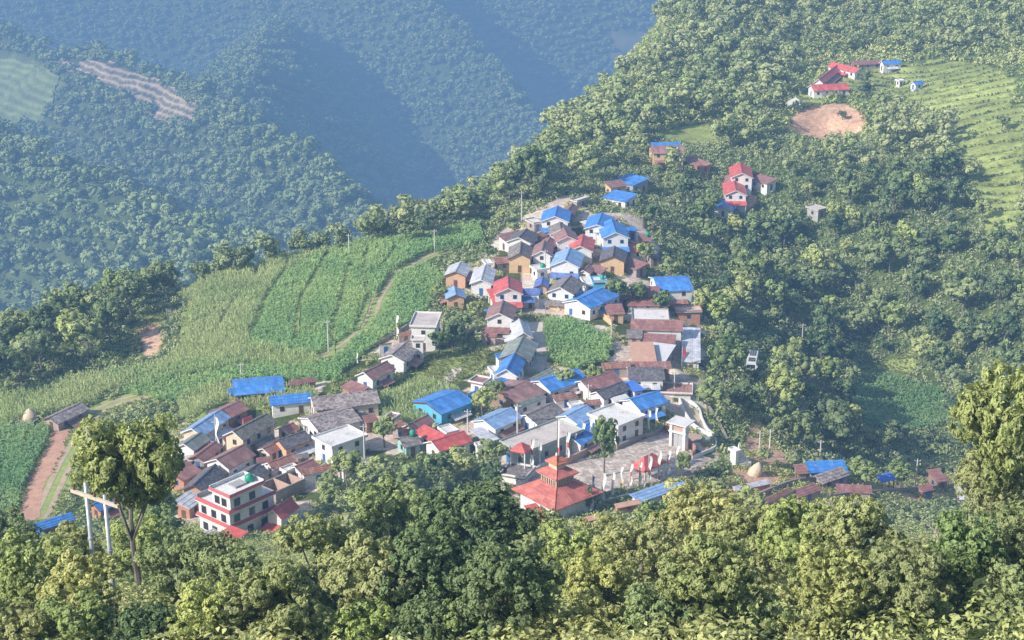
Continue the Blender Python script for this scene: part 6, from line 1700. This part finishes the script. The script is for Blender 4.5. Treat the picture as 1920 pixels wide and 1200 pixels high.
HEDGE = [[(1100,955),(1130,930),(1200,912),(1290,895),(1300,910),(1240,930),(1150,960)], [(1160,815),(1190,790),(1235,770),(1262,775),(1250,800),(1190,825)]]
sow('garden_hedge', 'trimmed green shrubs between the prayer flags', M_LEAF, HEDGE, SB, 1.0, 58, (0, 80, 240, 340), sc=(.6, 1.1), cat='garden plants')
# ------------------------------------------------------------------ light, sky, haze, camera
SUN_TO = np.array([-0.86, -0.50, 0.0]); SUN_TO /= np.linalg.norm(SUN_TO)
SUN_EL = R(33)
sd = bpy.data.lights.new('sun', 'SUN'); sd.energy = 5.0; sd.angle = R(.53); sd.color = (1.0, .955, .885)
so = bpy.data.objects.new('sun', sd); COL.objects.link(so)
from mathutils import Vector
tov = Vector((SUN_TO[0] * math.cos(SUN_EL), SUN_TO[1] * math.cos(SUN_EL), math.sin(SUN_EL)))
so.rotation_euler = tov.to_track_quat('Z', 'Y').to_euler(); so.location = tov * 400
w = bpy.data.worlds.new('World'); scn.world = w; w.use_nodes = True
wn = w.node_tree.nodes; wn.clear()
sky = wn.new('ShaderNodeTexSky'); sky.sky_type = 'NISHITA'; sky.sun_disc = False
sky.sun_elevation = SUN_EL; sky.sun_rotation = math.atan2(SUN_TO[0], SUN_TO[1])
sky.dust_density = 1.5; sky.air_density = 1.0
bg = wn.new('ShaderNodeBackground'); bg.inputs['Strength'].default_value = .15
wo = wn.new('ShaderNodeOutputWorld')
w.node_tree.links.new(sky.outputs[0], bg.inputs[0]); w.node_tree.links.new(bg.outputs[0], wo.inputs[0])

HAZE = True
if HAZE:
    # thin haze around the village, thicker blue haze filling the valley behind it
    for nm, dens, col, es, bx in (('valley_haze', .00025, (.10, .05, 0, 1), .00037, (-2400, -60, -900, 2400, 760, 175)),
                                  ('valley_haze', .00052, (.12, .05, 0, 1), .00036, (-2400, 761, -900, 2400, 4200, 175))):
        n = NT(nm)
        ab = n.nd('ShaderNodeVolumeAbsorption', {'Color': col, 'Density': dens})
        em = n.nd('ShaderNodeEmission', {'Color': (.21, .41, .74, 1), 'Strength': es})  # haze glows evenly by itself, standing in for scattered sunlight
        ad = n.nd('ShaderNodeAddShader'); n.l.new(ab.outputs[0], ad.inputs[0]); n.l.new(em.outputs[0], ad.inputs[1])
        n.l.new(ad.outputs[0], n.out.inputs['Volume'])
        hb = MB(); hb.box(*bx); tag(hb.build(nm, n.mat), kind='structure')

cd = bpy.data.cameras.new('camera'); cd.sensor_width = 36.0; cd.lens = FPX / 1920.0 * 36.0
cd.clip_end = 8000; cd.clip_start = .5
co = bpy.data.objects.new('camera', cd); COL.objects.link(co)
co.location = tuple(CAM); co.rotation_euler = (R(90 - PITCH), 0, 0)
scn.camera = co
scn.view_settings.view_transform = 'Standard'; scn.view_settings.look = 'None'
scn.view_settings.exposure = 0; scn.view_settings.gamma = 1
scn.render.engine = 'CYCLES'
scn.cycles.max_bounces = 5; scn.cycles.diffuse_bounces = 2; scn.cycles.transmission_bounces = 2
scn.cycles.transparent_max_bounces = 4; scn.cycles.volume_bounces = 0
scn.cycles.use_denoising = True
scn.cycles.caustics_reflective = False; scn.cycles.caustics_refractive = False
